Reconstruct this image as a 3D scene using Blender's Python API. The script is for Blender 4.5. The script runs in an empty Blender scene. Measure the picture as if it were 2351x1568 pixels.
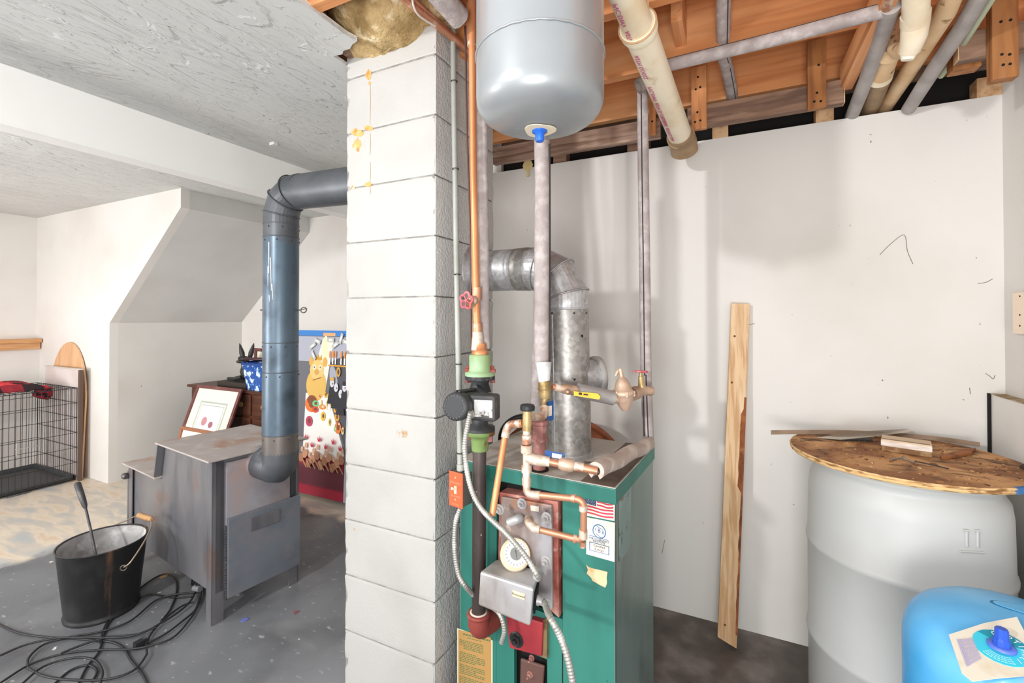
import bpy, math, random
from mathutils import Vector, Matrix, noise
V = Vector
random.seed(7)
sc = bpy.context.scene
# ------------------------------------------------------------ camera
CAM = V((0, 0, 1.35)); FPX = 1050.0; YAW = math.radians(25.7); PIT = math.radians(0.6)
cam = bpy.data.objects.new('camera', bpy.data.cameras.new('camera'))
sc.collection.objects.link(cam); sc.camera = cam
cam.location = CAM; cam.rotation_euler = (math.pi/2 + PIT, 0, YAW)
cam.data.sensor_width = 36; cam.data.lens = FPX*36/2351
cam.data.shift_y = -66/2351; cam.data.clip_start = .02
RT = V((math.cos(YAW), math.sin(YAW), 0))
FW = V((-math.sin(YAW)*math.cos(PIT), math.cos(YAW)*math.cos(PIT), math.sin(PIT)))
UP = RT.cross(FW)
# ------------------------------------------------------------ world and lights
w = bpy.data.worlds.new('world'); sc.world = w; w.use_nodes = True
w.node_tree.nodes['Background'].inputs[0].default_value = (1, 1, 1, 1)
w.node_tree.nodes['Background'].inputs[1].default_value = 1.1
def lamp(name, kind, loc, power, size, rot=(0, 0, 0), col=(1, .995, .985)):
    l = bpy.data.lights.new(name, kind); l.energy = power; l.color = col
    if kind == 'AREA': l.shape = 'SQUARE'; l.size = size
    else: l.shadow_soft_size = size
    o = bpy.data.objects.new(name, l); o.location = loc; o.rotation_euler = rot
    sc.collection.objects.link(o); return o
lamp('flash_lamp', 'POINT', (-1.6, -1.7, 2.2), 185, .08)
lamp('room_fill', 'AREA', (-3.9, -1.2, 1.0), 62, .9, (math.radians(125), 0, 0))  # added fill aimed up at the left ceiling, no real lamp there
lamp('rear_fill', 'AREA', (.1, -.9, .9), 34, .8, (math.radians(122), 0, math.radians(0)))  # added upward fill near the camera to brighten the joists
vs = sc.view_settings; vs.view_transform = 'Standard'; vs.look = 'None'; vs.gamma = 1
vs.use_curve_mapping = False; vs.exposure = 0.27

# ------------------------------------------------------------ helpers
def ray(px, py): return RT*((px-1175.5)/FPX) + UP*((718-py)/FPX) + FW
def S(px, py, d): return CAM + ray(px, py)*d
def on(px, py, x=None, y=None, z=None):
    r = ray(px, py)
    k = ((x-CAM.x)/r.x if x is not None else (y-CAM.y)/r.y if y is not None else (z-CAM.z)/r.z)
    return CAM + r*k
def hit(px, py, p0, n):
    r = ray(px, py); return CAM + r*((p0-CAM).dot(n)/r.dot(n))

class G:
    def __init__(s): s.v = []; s.f = []; s.sm = []; s.mi = []; s.col = []; s.c = (1, 1, 1); s.cur = 0
    def face(s, idx, smooth=False): s.f.append(idx); s.sm.append(smooth); s.mi.append(s.cur); s.col.append(s.c)
    def poly(s, pts, smooth=False):
        b = len(s.v); s.v += [V(p) for p in pts]; s.face(list(range(b, b+len(pts))), smooth); return s
    def box(s, c, h, ax=None):
        c = V(c); ax = ax or (V((1, 0, 0)), V((0, 1, 0)), V((0, 0, 1)))
        b = len(s.v)
        for i in (-1, 1):
            for j in (-1, 1):
                for k in (-1, 1): s.v.append(c + ax[0]*h[0]*i + ax[1]*h[1]*j + ax[2]*h[2]*k)
        fl = ax[0].cross(ax[1]).dot(ax[2]) < 0
        for q in ((0, 1, 3, 2), (4, 6, 7, 5), (0, 4, 5, 1), (2, 3, 7, 6), (0, 2, 6, 4), (1, 5, 7, 3)):
            s.face([b+i for i in (q[::-1] if fl else q)])
        return s
    def box2(s, a, b): a = V(a); b = V(b); return s.box((a+b)/2, [abs(x)/2 for x in (b-a)])
    def prism(s, pts, ext):
        pts = [V(p) for p in pts]; ext = V(ext); n = len(pts)
        nrm = V((0, 0, 0))
        for i in range(n): nrm += (pts[i]-pts[0]).cross(pts[(i+1) % n]-pts[0])
        if nrm.dot(ext) > 0: pts.reverse()
        b = len(s.v); s.v += pts + [p+ext for p in pts]
        s.face(list(range(b, b+n))); s.face(list(range(b+2*n-1, b+n-1, -1)))
        for i in range(n):
            j = (i+1) % n; s.face([b+j, b+i, b+n+i, b+n+j])
        return s
    def rings(s, rings, n, smooth=True, caps=True, closed=False):
        b = len(s.v)
        for r in rings: s.v += r
        m = len(rings)
        for i in range(m if closed else m-1):
            i2 = (i+1) % m
            for j in range(n):
                k = (j+1) % n; s.face([b+i*n+j, b+i*n+k, b+i2*n+k, b+i2*n+j], smooth)
        if caps and not closed:
            s.poly(rings[0][::-1]); s.poly(rings[-1])
        return s
    def tube(s, pts, r, n=16, caps=True, closed=False, smooth=True, phase=0):
        pts = [V(p) for p in pts]; m = len(pts)
        rr = r if isinstance(r, (list, tuple)) else [r]*m
        up = None; rings = []
        for i in range(m):
            if closed: t = (pts[(i+1) % m]-pts[i-1]).normalized(); k = 1
            elif i == 0: t = (pts[1]-pts[0]).normalized(); k = 1
            elif i == m-1: t = (pts[-1]-pts[-2]).normalized(); k = 1
            else:
                a = (pts[i]-pts[i-1]).normalized(); c = (pts[i+1]-pts[i]).normalized()
                t = (a+c); t = t.normalized() if t.length > 1e-6 else a; k = 1
            if up is None:
                up = t.orthogonal().normalized()
                if abs(t.z) < .95: up = (V((0, 0, 1)) - t*t.z).normalized()
                else: up = (V((0, 1, 0)) - t*t.y).normalized()
            else:
                up = (up - t*up.dot(t)).normalized()
            sd = t.cross(up)
            rings.append([pts[i] + (up*math.cos(phase+2*math.pi*j/n) + sd*math.sin(phase+2*math.pi*j/n))*rr[i]*k for j in range(n)])
        return s.rings(rings, n, smooth, caps, closed)
    def lathe(s, prof, base=(0, 0, 0), axis=(0, 0, 1), n=24, smooth=True, caps=True):
        base = V(base); ax = V(axis).normalized(); u = ax.orthogonal().normalized(); w_ = ax.cross(u)
        rings = [[base + ax*h + (u*math.cos(2*math.pi*j/n)+w_*math.sin(2*math.pi*j/n))*max(r, 1e-5) for j in range(n)] for r, h in prof]
        return s.rings(rings, n, smooth, caps)
    def torus(s, c, R, r, axis=(0, 0, 1), n=28, m=8):
        c = V(c); ax = V(axis).normalized(); u = ax.orthogonal().normalized(); w_ = ax.cross(u)
        return s.tube([c+(u*math.cos(2*math.pi*j/n)+w_*math.sin(2*math.pi*j/n))*R for j in range(n)], r, m, closed=True)
    def ball(s, c, rad, n=14, m=8, ax=None):
        c = V(c); rad = rad if isinstance(rad, (tuple, list)) else (rad,)*3
        ax = ax or (V((1, 0, 0)), V((0, 1, 0)), V((0, 0, 1)))
        rings = []
        for i in range(m+1):
            a = -math.pi/2+math.pi*i/m; cr = max(math.cos(a), 1e-4)
            rings.append([c+ax[0]*rad[0]*cr*math.cos(2*math.pi*j/n)+ax[1]*rad[1]*cr*math.sin(2*math.pi*j/n)+ax[2]*rad[2]*math.sin(a) for j in range(n)])
        return s.rings(rings, n, True, False)
WL = {}
def tag(o, label=None, cat=None, group=None, kind=None):
    if label: o['label'] = label
    if cat: o['category'] = cat
    if group: o['group'] = group
    if kind: o['kind'] = kind
    return o
def build(g, name, mats, parent=None, bevel=0, label=None, cat=None, group=None, kind=None, origin=None, attr=False):
    me = bpy.data.meshes.new(name)
    if parent is not None: org = WL[parent]
    elif origin is not None: org = V(origin)
    else:
        xs = [p.x for p in g.v]; ys = [p.y for p in g.v]; zs = [p.z for p in g.v]
        org = V(((min(xs)+max(xs))/2, (min(ys)+max(ys))/2, min(zs)))
    me.from_pydata([tuple(p-org) for p in g.v], [], g.f)
    for m in (mats if isinstance(mats, (list, tuple)) else [mats]): me.materials.append(m)
    me.polygons.foreach_set('use_smooth', g.sm)
    me.polygons.foreach_set('material_index', g.mi)
    if attr:
        a = me.color_attributes.new('Col', 'FLOAT_COLOR', 'CORNER')
        i = 0
        for p, c in zip(me.polygons, g.col):
            for _ in p.loop_indices: a.data[i].color = (*c, 1); i += 1
    me.update()
    o = bpy.data.objects.new(name, me); sc.collection.objects.link(o)
    if parent is not None: o.parent = parent; WL[o] = org
    else: o.location = org; WL[o] = org
    if bevel:
        b = o.modifiers.new('bevel', 'BEVEL'); b.width = bevel; b.segments = 2; b.limit_method = 'ANGLE'; b.angle_limit = math.radians(40)
    return tag(o, label, cat, group, kind)
def thing(name, loc, label, cat, group=None):
    o = bpy.data.objects.new(name, None); sc.collection.objects.link(o); o.location = loc; WL[o] = V(loc)
    o.empty_display_size = .05
    return tag(o, label, cat, group)
def cr(pts, k=6):                                  # smooth path through points
    pts = [V(p) for p in pts]; out = []
    P = [pts[0]*2-pts[1]] + pts + [pts[-1]*2-pts[-2]]
    for i in range(1, len(P)-2):
        a, b, c, d = P[i-1], P[i], P[i+1], P[i+2]
        for j in range(k):
            t = j/k
            out.append(.5*((2*b)+(c-a)*t+(2*a-5*b+4*c-d)*t*t+(3*b-a-3*c+d)*t**3))
    out.append(pts[-1]); return out
def bend(pts, r, k=5):                             # straight runs with rounded corners
    pts = [V(p) for p in pts]; out = [pts[0]]
    for i in range(1, len(pts)-1):
        a, b, c = pts[i-1], pts[i], pts[i+1]
        u = (a-b); v_ = (c-b); q = min(r, u.length*.48, v_.length*.48)
        p0 = b+u.normalized()*q; p1 = b+v_.normalized()*q
        for j in range(k+1):
            t = j/k; out.append(p0*(1-t)**2+b*2*t*(1-t)+p1*t*t)
    out.append(pts[-1]); return out
def text(s, size, org, ux, uy, m, parent, name='lettering', align='CENTER', ext=0.0002):
    c = bpy.data.curves.new('t', 'FONT'); c.body = s; c.size = size; c.align_x = align; c.extrude = ext; c.resolution_u = 2
    o = bpy.data.objects.new('t', c); sc.collection.objects.link(o)
    dg = bpy.context.evaluated_depsgraph_get(); me = bpy.data.meshes.new_from_object(o.evaluated_get(dg))
    bpy.data.objects.remove(o); g = G(); ux = V(ux).normalized(); uy = V(uy).normalized(); n = ux.cross(uy)
    g.v = [V(org)+ux*p.co.x+uy*p.co.y+n*p.co.z for p in me.vertices]
    for p in me.polygons: g.face(list(p.vertices))
    bpy.data.meshes.remove(me)
    return build(g, name, m, parent) if parent is not None else g
class Print:                                       # flat print: coloured shapes laid on a board
    def __init__(s, org, ux, uy, h0=.0004, step=.00015):
        s.g = G(); s.o = V(org); s.ux = V(ux); s.uy = V(uy); s.n = s.ux.cross(s.uy).normalized(); s.h = h0; s.st = step
    def add(s, pts, col):
        s.h += s.st; s.g.c = col
        s.g.poly([s.o+s.ux*u+s.uy*v_+s.n*s.h for u, v_ in pts]); return s
    def ell(s, u, v_, a, b, col, n=16, rot=0):
        cs, sn = math.cos(rot), math.sin(rot)
        return s.add([(u+a*math.cos(t)*cs-b*math.sin(t)*sn, v_+a*math.cos(t)*sn+b*math.sin(t)*cs) for t in [2*math.pi*i/n for i in range(n)]], col)
    def rect(s, u0, v0, u1, v1, col): return s.add([(u0, v0), (u1, v0), (u1, v1), (u0, v1)], col)

# ------------------------------------------------------------ materials
def srgb(h):
    h = h.lstrip('#'); c = [int(h[i:i+2], 16)/255 for i in (0, 2, 4)]
    return tuple(((x+.055)/1.055)**2.4 if x > .04045 else x/12.92 for x in c)
def mat(name, base, rough=.6, metal=0, layers=(), bumps=(), spec=.4, attr=None, coat=0, alpha=1, trans=0):
    m = bpy.data.materials.new(name); m.use_nodes = True; nt = m.node_tree; N = nt.nodes; L = nt.links
    b = N['Principled BSDF']; b.inputs['Roughness'].default_value = rough; b.inputs['Metallic'].default_value = metal
    b.inputs['Specular IOR Level'].default_value = spec; b.inputs['Coat Weight'].default_value = coat
    b.inputs['Alpha'].default_value = alpha; b.inputs['Transmission Weight'].default_value = trans
    tc = N.new('ShaderNodeTexCoord')
    def nz(scale, st, detail, dist=0, seed=0, kind='N'):
        mp = N.new('ShaderNodeMapping'); L.new(tc.outputs['Object'], mp.inputs[0])
        mp.inputs['Scale'].default_value = st; mp.inputs['Location'].default_value = (seed, seed*.7, seed*1.3)
        if kind == 'V':
            t = N.new('ShaderNodeTexVoronoi'); t.inputs['Scale'].default_value = scale; L.new(mp.outputs[0], t.inputs['Vector']); return t.outputs['Color']
        t = N.new('ShaderNodeTexNoise'); t.inputs['Scale'].default_value = scale; t.inputs['Detail'].default_value = detail
        t.inputs['Distortion'].default_value = dist; L.new(mp.outputs[0], t.inputs['Vector']); return t.outputs['Fac']
    def ramp(src, lo, hi):
        r = N.new('ShaderNodeMapRange'); r.inputs['From Min'].default_value = lo; r.inputs['From Max'].default_value = hi
        L.new(src, r.inputs['Value']); return r.outputs['Result']
    col = None
    if attr:
        a = N.new('ShaderNodeAttribute'); a.attribute_name = attr; col = a.outputs['Color']
    for i, ly in enumerate(layers):
        c2, scale, lo, hi = ly[:4]; st = ly[4] if len(ly) > 4 else (1, 1, 1); dist = ly[5] if len(ly) > 5 else 0
        kind = ly[6] if len(ly) > 6 else 'N'; strength = ly[7] if len(ly) > 7 else 1
        f = ramp(nz(scale, st, 6, dist, i*3.7+1, kind), lo, hi)
        if strength < 1:
            mu = N.new('ShaderNodeMath'); mu.operation = 'MULTIPLY'; mu.inputs[1].default_value = strength; L.new(f, mu.inputs[0]); f = mu.outputs[0]
        mx = N.new('ShaderNodeMix'); mx.data_type = 'RGBA'; L.new(f, mx.inputs['Factor'])
        if col is None: mx.inputs['A'].default_value = (*base, 1)
        else: L.new(col, mx.inputs['A'])
        mx.inputs['B'].default_value = (*c2, 1); col = mx.outputs['Result']
    if col is None: b.inputs['Base Color'].default_value = (*base, 1)
    else: L.new(col, b.inputs['Base Color'])
    prev = None
    for i, bp in enumerate(bumps):
        scale, strength, dist = bp[:3]; st = bp[3] if len(bp) > 3 else (1, 1, 1); lo, hi = bp[4] if len(bp) > 4 else (0, 1)
        wd = bp[5] if len(bp) > 5 else 0
        f = ramp(nz(scale, st, 4, wd, i*5.1+2), lo, hi)
        bu = N.new('ShaderNodeBump'); bu.inputs['Strength'].default_value = strength; bu.inputs['Distance'].default_value = dist
        L.new(f, bu.inputs['Height'])
        if prev: L.new(prev, bu.inputs['Normal'])
        prev = bu.outputs['Normal']
    if prev: L.new(prev, b.inputs['Normal'])
    m['nodes_col'] = 1
    return m
s = srgb
wr = lambda h: tuple(x*.84 for x in s(h))
wq = lambda h: tuple(x*.68 for x in s(h))
WHITE = mat('white wall paint', wr('ece9e4'), .75, layers=[(wr('dcd6ce'), 1.3, .45, .75), (wr('6b6259'), 60, .745, .77, (1, 1, .5))], bumps=[(90, .12, .002)])
CREAMW = mat('cream wall paint', wr('f1ede8'), .8, layers=[(wr('e8e1da'), 2.0, .45, .75)], bumps=[(90, .1, .002)])
GREYW = mat('grey white tone', wr('e6e5e2'), .8, layers=[(wr('d8d6d2'), 1.6, .4, .7)], bumps=[(80, .1, .002)])
CEIL = mat('trowelled ceiling paint', wr('dfe0de'), .7, layers=[(wr('d3d4d2'), 1.2, .4, .7)],
           bumps=[(5, .6, .007, (1.9, .5, 1), (.50, .535), 1.1), (14, .6, .004, (1.7, .5, 1), (.53, .56), 1.6), (60, .1, .002)])
BEAMW = mat('painted beam', s('eeedea'), .7, layers=[(s('e2e0dc'), 1.5, .45, .7)], bumps=[(50, .06, .002)])
BLOCKF = mat('painted concrete block', wq('d6d4d0'), .65, layers=[(wq('cac8c3'), 3, .45, .7), (wq('c79b5a'), 9, .70, .73)], bumps=[(70, .3, .003), (220, .25, .0015)])
BLOCKS = mat('rough grey painted block', s('c6c6c4'), .9, layers=[(s('b3b2b0'), 3, .4, .7)], bumps=[(110, .9, .006), (40, .5, .006)])
MORTAR = mat('mortar', wq('9c9994'), .95, layers=[(wq('c9c6c0'), 20, .4, .7)], bumps=[(60, .8, .004)])
COPPER = mat('copper', s('cf9678'), .42, .6, layers=[(s('ad765c'), 14, .5, .7), (s('d9b79c'), 30, .6, .72)], bumps=[(60, .1, .001)])
COPPERB = mat('bright copper', s('dc9c6e'), .42, .45, layers=[(s('c07a50'), 10, .4, .7, (1, 1, .3))])
SOLDER = mat('solder whitened copper', s('d2bfae'), .55, .45, layers=[(s('a8765a'), 22, .5, .62), (s('ece4d9'), 40, .55, .7)], bumps=[(80, .3, .001)])
BRASS = mat('brass', s('b8a074'), .45, .5, layers=[(s('8d7548'), 25, .5, .7)], bumps=[(70, .15, .001)])
BRONZE = mat('bronze casting', s('cdb09a'), .5, .5, layers=[(s('a88a74'), 18, .45, .7)], bumps=[(120, .25, .001)])
FOAM = mat('grey foam insulation', s('a39896'), .8, layers=[(s('b8afad'), 35, .45, .65), (s('8f8481'), 8, .5, .75)], bumps=[(150, .7, .002), (45, .3, .002)])
FOAMD = mat('dark foam slit', s('3a3332'), .9)
FOAMP = mat('dusty pink grey foam', s('a8968c'), .85, layers=[(s('c3b5ab'), 20, .45, .65)], bumps=[(120, .6, .002)])
GALV = mat('galvanised steel', s('bdbdbf'), .42, .6, layers=[(s('86837f'), 70, .2, .9, (1, 1, 1), 0, 'V', .5), (s('5d4a3c'), 7, .58, .75), (s('2e2b29'), 45, .70, .74)], bumps=[(40, .1, .001)])
FLUED = mat('sooty galvanised steel', s('a5a29e'), .42, .6, layers=[(s('716d68'), 80, .2, .9, (1, 1, 1), 0, 'V', .6), (s('8a5232'), 5, .64, .76, (1, 1, .35)), (s('24211f'), 34, .69, .73)], bumps=[(60, .15, .001)])
STOVEP = mat('blue black stove pipe', s('53626f'), .36, .4, layers=[(s('6d7d8c'), 5, .4, .7, (1, 1, .5)), (s('3a424c'), 9, .5, .75), (s('6d5648'), 4, .68, .8)], bumps=[(8, .1, .004)])
STOVEPB = mat('flat black stove pipe', s('4c4f53'), .45, .35, layers=[(s('686b70'), 6, .4, .75)])
STOVE = mat('weathered steel stove', s('77777c'), .42, .5, layers=[(s('8f8b8b'), 3.5, .4, .7, (1, 1, .5)), (s('856c62'), 4.5, .58, .72), (s('5a5b62'), 9, .5, .8, (1, 1, .3))], bumps=[(30, .1, .002), (9, .1, .004)])
STOVET = mat('dusty rusted stove top', s('aaa09c'), .65, .1, layers=[(s('a3806c'), 5, .52, .68), (s('b9b2ab'), 12, .5, .7)], bumps=[(50, .2, .001)])
STOVEL = mat('pale heat bleached steel', s('a3a0a6'), .45, .25, layers=[(s('b09a94'), 6, .45, .68), (s('6a6b74'), 4, .45, .75)], bumps=[(25, .1, .002)])
BLACKM = mat('black enamel', s('2a2a2b'), .35, .3, layers=[(s('454443'), 6, .5, .75), (s('7d5236'), 5, .66, .74, (1, 1, .5))], bumps=[(20, .08, .002)])
ASHM = mat('ash dusted zinc', s('b5b3b3'), .7, .2, layers=[(s('8f8c8b'), 10, .45, .65), (s('d8d6d4'), 16, .55, .7)])
ASH = mat('grey ash', s('a39a95'), .95, layers=[(s('8a817c'), 14, .4, .7)], bumps=[(60, .6, .004)])
IRON = mat('dark iron', s('4b4a4d'), .5, .6, layers=[(s('6a6563'), 14, .5, .7)])
PIPEB = mat('black steel pipe', s('4d4441'), .42, .55, layers=[(s('6e625e'), 8, .45, .7, (1, 1, .3)), (s('d5cdc6'), 60, .72, .75)], bumps=[(60, .1, .001)])
RUSTR = mat('red painted iron', s('8c4038'), .6, .15, layers=[(s('a9776b'), 14, .5, .68), (s('4c2722'), 9, .55, .75)], bumps=[(90, .5, .002)])
RUSTP = mat('pink rusty union', s('a3706a'), .6, .25, layers=[(s('7d5149'), 9, .45, .7), (s('c09a90'), 30, .55, .7)], bumps=[(80, .25, .001)])
PLATE = mat('corroded iron plate', s('8a7a74'), .55, .3, layers=[(s('a9a7ab'), 9, .48, .62, (1, 1, .4)), (s('a8714c'), 7, .58, .7), (s('b9a79b'), 18, .64, .72), (s('3c2f2b'), 12, .6, .72)], bumps=[(40, .4, .002)])
GREENP = mat('pale green flange paint', s('97b48d'), .5, .05, layers=[(s('8a9f6f'), 10, .5, .7), (s('7b6a45'), 20, .68, .73)], bumps=[(60, .15, .001)])
GREENO = mat('olive green flange paint', s('7f9a5c'), .55, .1, layers=[(s('6a6b3d'), 10, .5, .7), (s('7b4e33'), 16, .64, .7)], bumps=[(60, .2, .001)])
TEAL = mat('teal jacket enamel', s('2f7468'), .45, .1, layers=[(s('3f8679'), 3, .4, .7, (1, 1, .4)), (s('2a625b'), 5, .5, .75, (1, 1, .3)), (s('2a4a44'), 60, .72, .75)], bumps=[(14, .04, .003)])
TEALS = mat('grey green side enamel', s('6d8580'), .3, .35, layers=[(s('8fa39e'), 2.5, .4, .7, (1, 1, .4)), (s('4a5f5a'), 5, .5, .75, (1, 1, .3))], bumps=[(14, .05, .003)])
DUSTY = mat('dusty jacket top', s('bdb5ac'), .7, .1, layers=[(s('94816f'), 5, .48, .66), (s('cfc9c1'), 8, .52, .68), (s('5a4a3f'), 12, .62, .72)], bumps=[(60, .2, .001)])
TANKG = mat('silver grey tank enamel', s('9a9ea1'), .36, .35, layers=[(s('8d9194'), 3, .4, .7)], coat=.3)
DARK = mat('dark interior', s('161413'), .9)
STEEL = mat('dull steel', s('bcb9b6'), .45, .35, layers=[(s('8a7d72'), 5, .5, .7), (s('b9b9bf'), 8, .5, .7, (1, 1, .2))], bumps=[(50, .06, .001)])
FLEX = mat('armoured cable steel', s('a9a8a2'), .45, .5, layers=[(s('d4d3cc'), 25, .5, .7)])
CONDUIT = mat('painted conduit', wq('c6c9c2'), .5, .1, layers=[(wq('b0b3aa'), 6, .45, .7)])
BLACKP = mat('black plastic', s('262729'), .5, layers=[(s('5a5a5a'), 30, .62, .72)])
PUMPM = mat('dusty charcoal pump', s('3a3b3d'), .5, .2, layers=[(s('857d77'), 14, .62, .74), (s('55504c'), 5, .5, .7)], bumps=[(60, .15, .001)])
ORANGE = mat('red orange switch plate', s('ef5f38'), .45)
REDH = mat('red valve wheel', s('b85a62'), .5, layers=[(s('d38d90'), 30, .5, .7)])
YEL = mat('yellow lever sleeve', s('e9c34a'), .5)
BLUEL = mat('blue lever sleeve', s('23508f'), .5)
PAPER = mat('off white paper', s('e7ded0'), .8, layers=[(s('cdbfa9'), 20, .5, .7)])
GOLD = mat('gold instruction label', s('b58a4e'), .5, .2, layers=[(s('9d7b45'), 6, .4, .7)])
INKG = mat('green ink', s('55683a'), .7); INKB = mat('blue ink', s('2c6190'), .6); INKD = mat('dark ink', s('3b342e'), .7); INKW = mat('white ink', s('e8f6fa'), .6)
INKO = mat('pale relief lettering', s('ff9a7e'), .5)
PRINT = mat('flat print', (1, 1, 1), .55, attr='Col')
WOODO = mat('orange fir lumber', s('d8945f'), .6, layers=[(s('c27c4c'), 5, .42, .62, (.25, 4, 4), 1.2), (s('e8b07c'), 3, .5, .75, (.3, 3, 3), .6), (s('4a2513'), 5, .76, .80)], bumps=[(40, .2, .001, (.2, 3, 3))])
WOODY = mat('orange fir lumber across', s('dda070'), .6, layers=[(s('c88453'), 5, .42, .62, (4, .25, 4), 1.2), (s('dca577'), 3, .5, .75, (3, .3, 3), .6)], bumps=[(40, .2, .001, (3, .2, 3))])
WOODG = mat('weathered dark lumber', s('957762'), .75, layers=[(s('705749'), 7, .42, .62, (.3, 4, 4), 1), (s('a38672'), 12, .55, .7, (.4, 3, 3))], bumps=[(50, .4, .001, (.2, 3, 3))])
WOODH = mat('brown upright cleat wood', s('a8703f'), .65, layers=[(s('85532d'), 6, .42, .62, (4, 4, .3), 1), (s('a8754a'), 4, .5, .7, (3, 3, .4))])
WOODC = mat('orange upright cleat wood', s('d08f5c'), .65, layers=[(s('b07244'), 6, .42, .62, (4, 4, .3), 1)])
ENDG = mat('pale sawn end grain', s('d8b48c'), .8, layers=[(s('b98c62'), 30, .45, .65)])
PINE = mat('pale pine board', s('d6b48c'), .6, layers=[(s('bd9468'), 9, .44, .6, (6, 6, .15), .8), (s('e3c8a4'), 5, .5, .7, (4, 4, .4))], bumps=[(50, .15, .001, (3, 3, .3))])
BARK = mat('wane bark edge', s('8a4e2a'), .8, layers=[(s('5c3018'), 20, .45, .6, (1, 1, .4)), (s('b98252'), 12, .55, .7)], bumps=[(40, .7, .003)])
PLY = mat('dirty plywood', s('c89764'), .75, layers=[(s('8a5a34'), 6, .40, .58, (1, 1, 1), .8), (s('5a3a26'), 11, .52, .66, (.7, 1.4, 1), 1), (s('e0c096'), 60, .66, .72)], bumps=[(60, .5, .002)])
PLYE = mat('splintered plywood edge', s('dcb884'), .85, layers=[(s('9b7145'), 30, .48, .6, (1, 1, 4))], bumps=[(50, .8, .003, (1, 1, 3))])
PVC = mat('ivory pvc', s('e8dcc4'), .38, layers=[(s('d6c09c'), 6, .5, .7), (s('b99c70'), 12, .64, .74)])
PVCO = mat('aged pvc', s('d8b992'), .5, layers=[(s('c49c6e'), 7, .45, .7), (s('8e6a44'), 25, .64, .7)])
PVCG = mat('grimy pvc', s('a08566'), .6, layers=[(s('6b5742'), 8, .45, .7)])
WOOL = mat('mineral wool', s('c4a878'), .95, layers=[(s('957a4e'), 12, .42, .6), (s('ead9b4'), 20, .55, .7)], bumps=[(50, 1, .01), (140, .8, .004)])
BARREL = mat('white plastic drum', wq('e2e3e1'), .42, layers=[(wq('d2d0cb'), 2, .45, .75), (wq('c2b6a4'), 5, .68, .8)], bumps=[(6, .04, .006)])
BLUET = mat('sky blue tank enamel', s('2b9bdb'), .4, layers=[(s('6fbdee'), 3, .4, .65), (s('a9b9e0'), 7, .62, .78)], coat=.2)
BLUEC = mat('royal blue cap', s('2b55c4'), .35)
BLUEM = mat('vivid blue cap', s('1f62c8'), .4)
CYAN = mat('cyan label ring', s('3cc4dc'), .5)
OAKV = mat('maple veneer', s('deb288'), .5, layers=[(s('cf9c70'), 6, .45, .65, (3, 3, .3))])
PINEO = mat('orange pine trim', s('d2a273'), .5, layers=[(s('bd8552'), 8, .45, .62, (3, .4, 3))])
DKWOOD = mat('dark mahogany', s('4a2a1e'), .4, layers=[(s('643c2a'), 6, .45, .65, (.4, 3, 3))])
FRAMEM = mat('mahogany frame', s('6d3f3d'), .35, layers=[(s('8a5854'), 12, .5, .7)])
FRAMEB = mat('light brown frame', s('9a6448'), .45)
WIRE = mat('black crate wire', s('333335'), .4, .4)
TRAY = mat('black tray', s('4a4b4c'), .5)
TWINE = mat('wooden grip', s('b98f62'), .6, layers=[(s('7d5230'), 20, .5, .65)])
CORD = mat('black cable', s('2b2b2d'), .45)
STATUE = mat('black painted wood figure', s('33322f'), .5, layers=[(s('6b4a35'), 6, .64, .72)])
CLOTHR = mat('red fleece', s('c8323a'), .95, attr='Col', bumps=[(160, .5, .003)])
CARD = mat('brown cardboard', s('9a8470'), .85, layers=[(s('7c6753'), 12, .45, .7)], bumps=[(50, .2, .001)])
BAG = mat('clear plastic film', s('cfc4b4'), .25, alpha=.55)
ZINC = mat('grey nail', s('8d8a8a'), .4, .7)
TAPE = mat('dull grey tape wrap', s('d9d9d9'), .6, .1, layers=[(s('b9b9ba'), 20, .45, .65)], bumps=[(40, .4, .002)])
BLUEB = mat('blue painted bands', s('3f78a8'), .8, layers=[(s('6d94b8'), 40, .5, .6)])
CREAMP = mat('cream wood block', s('ecd9c4'), .6)
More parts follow.
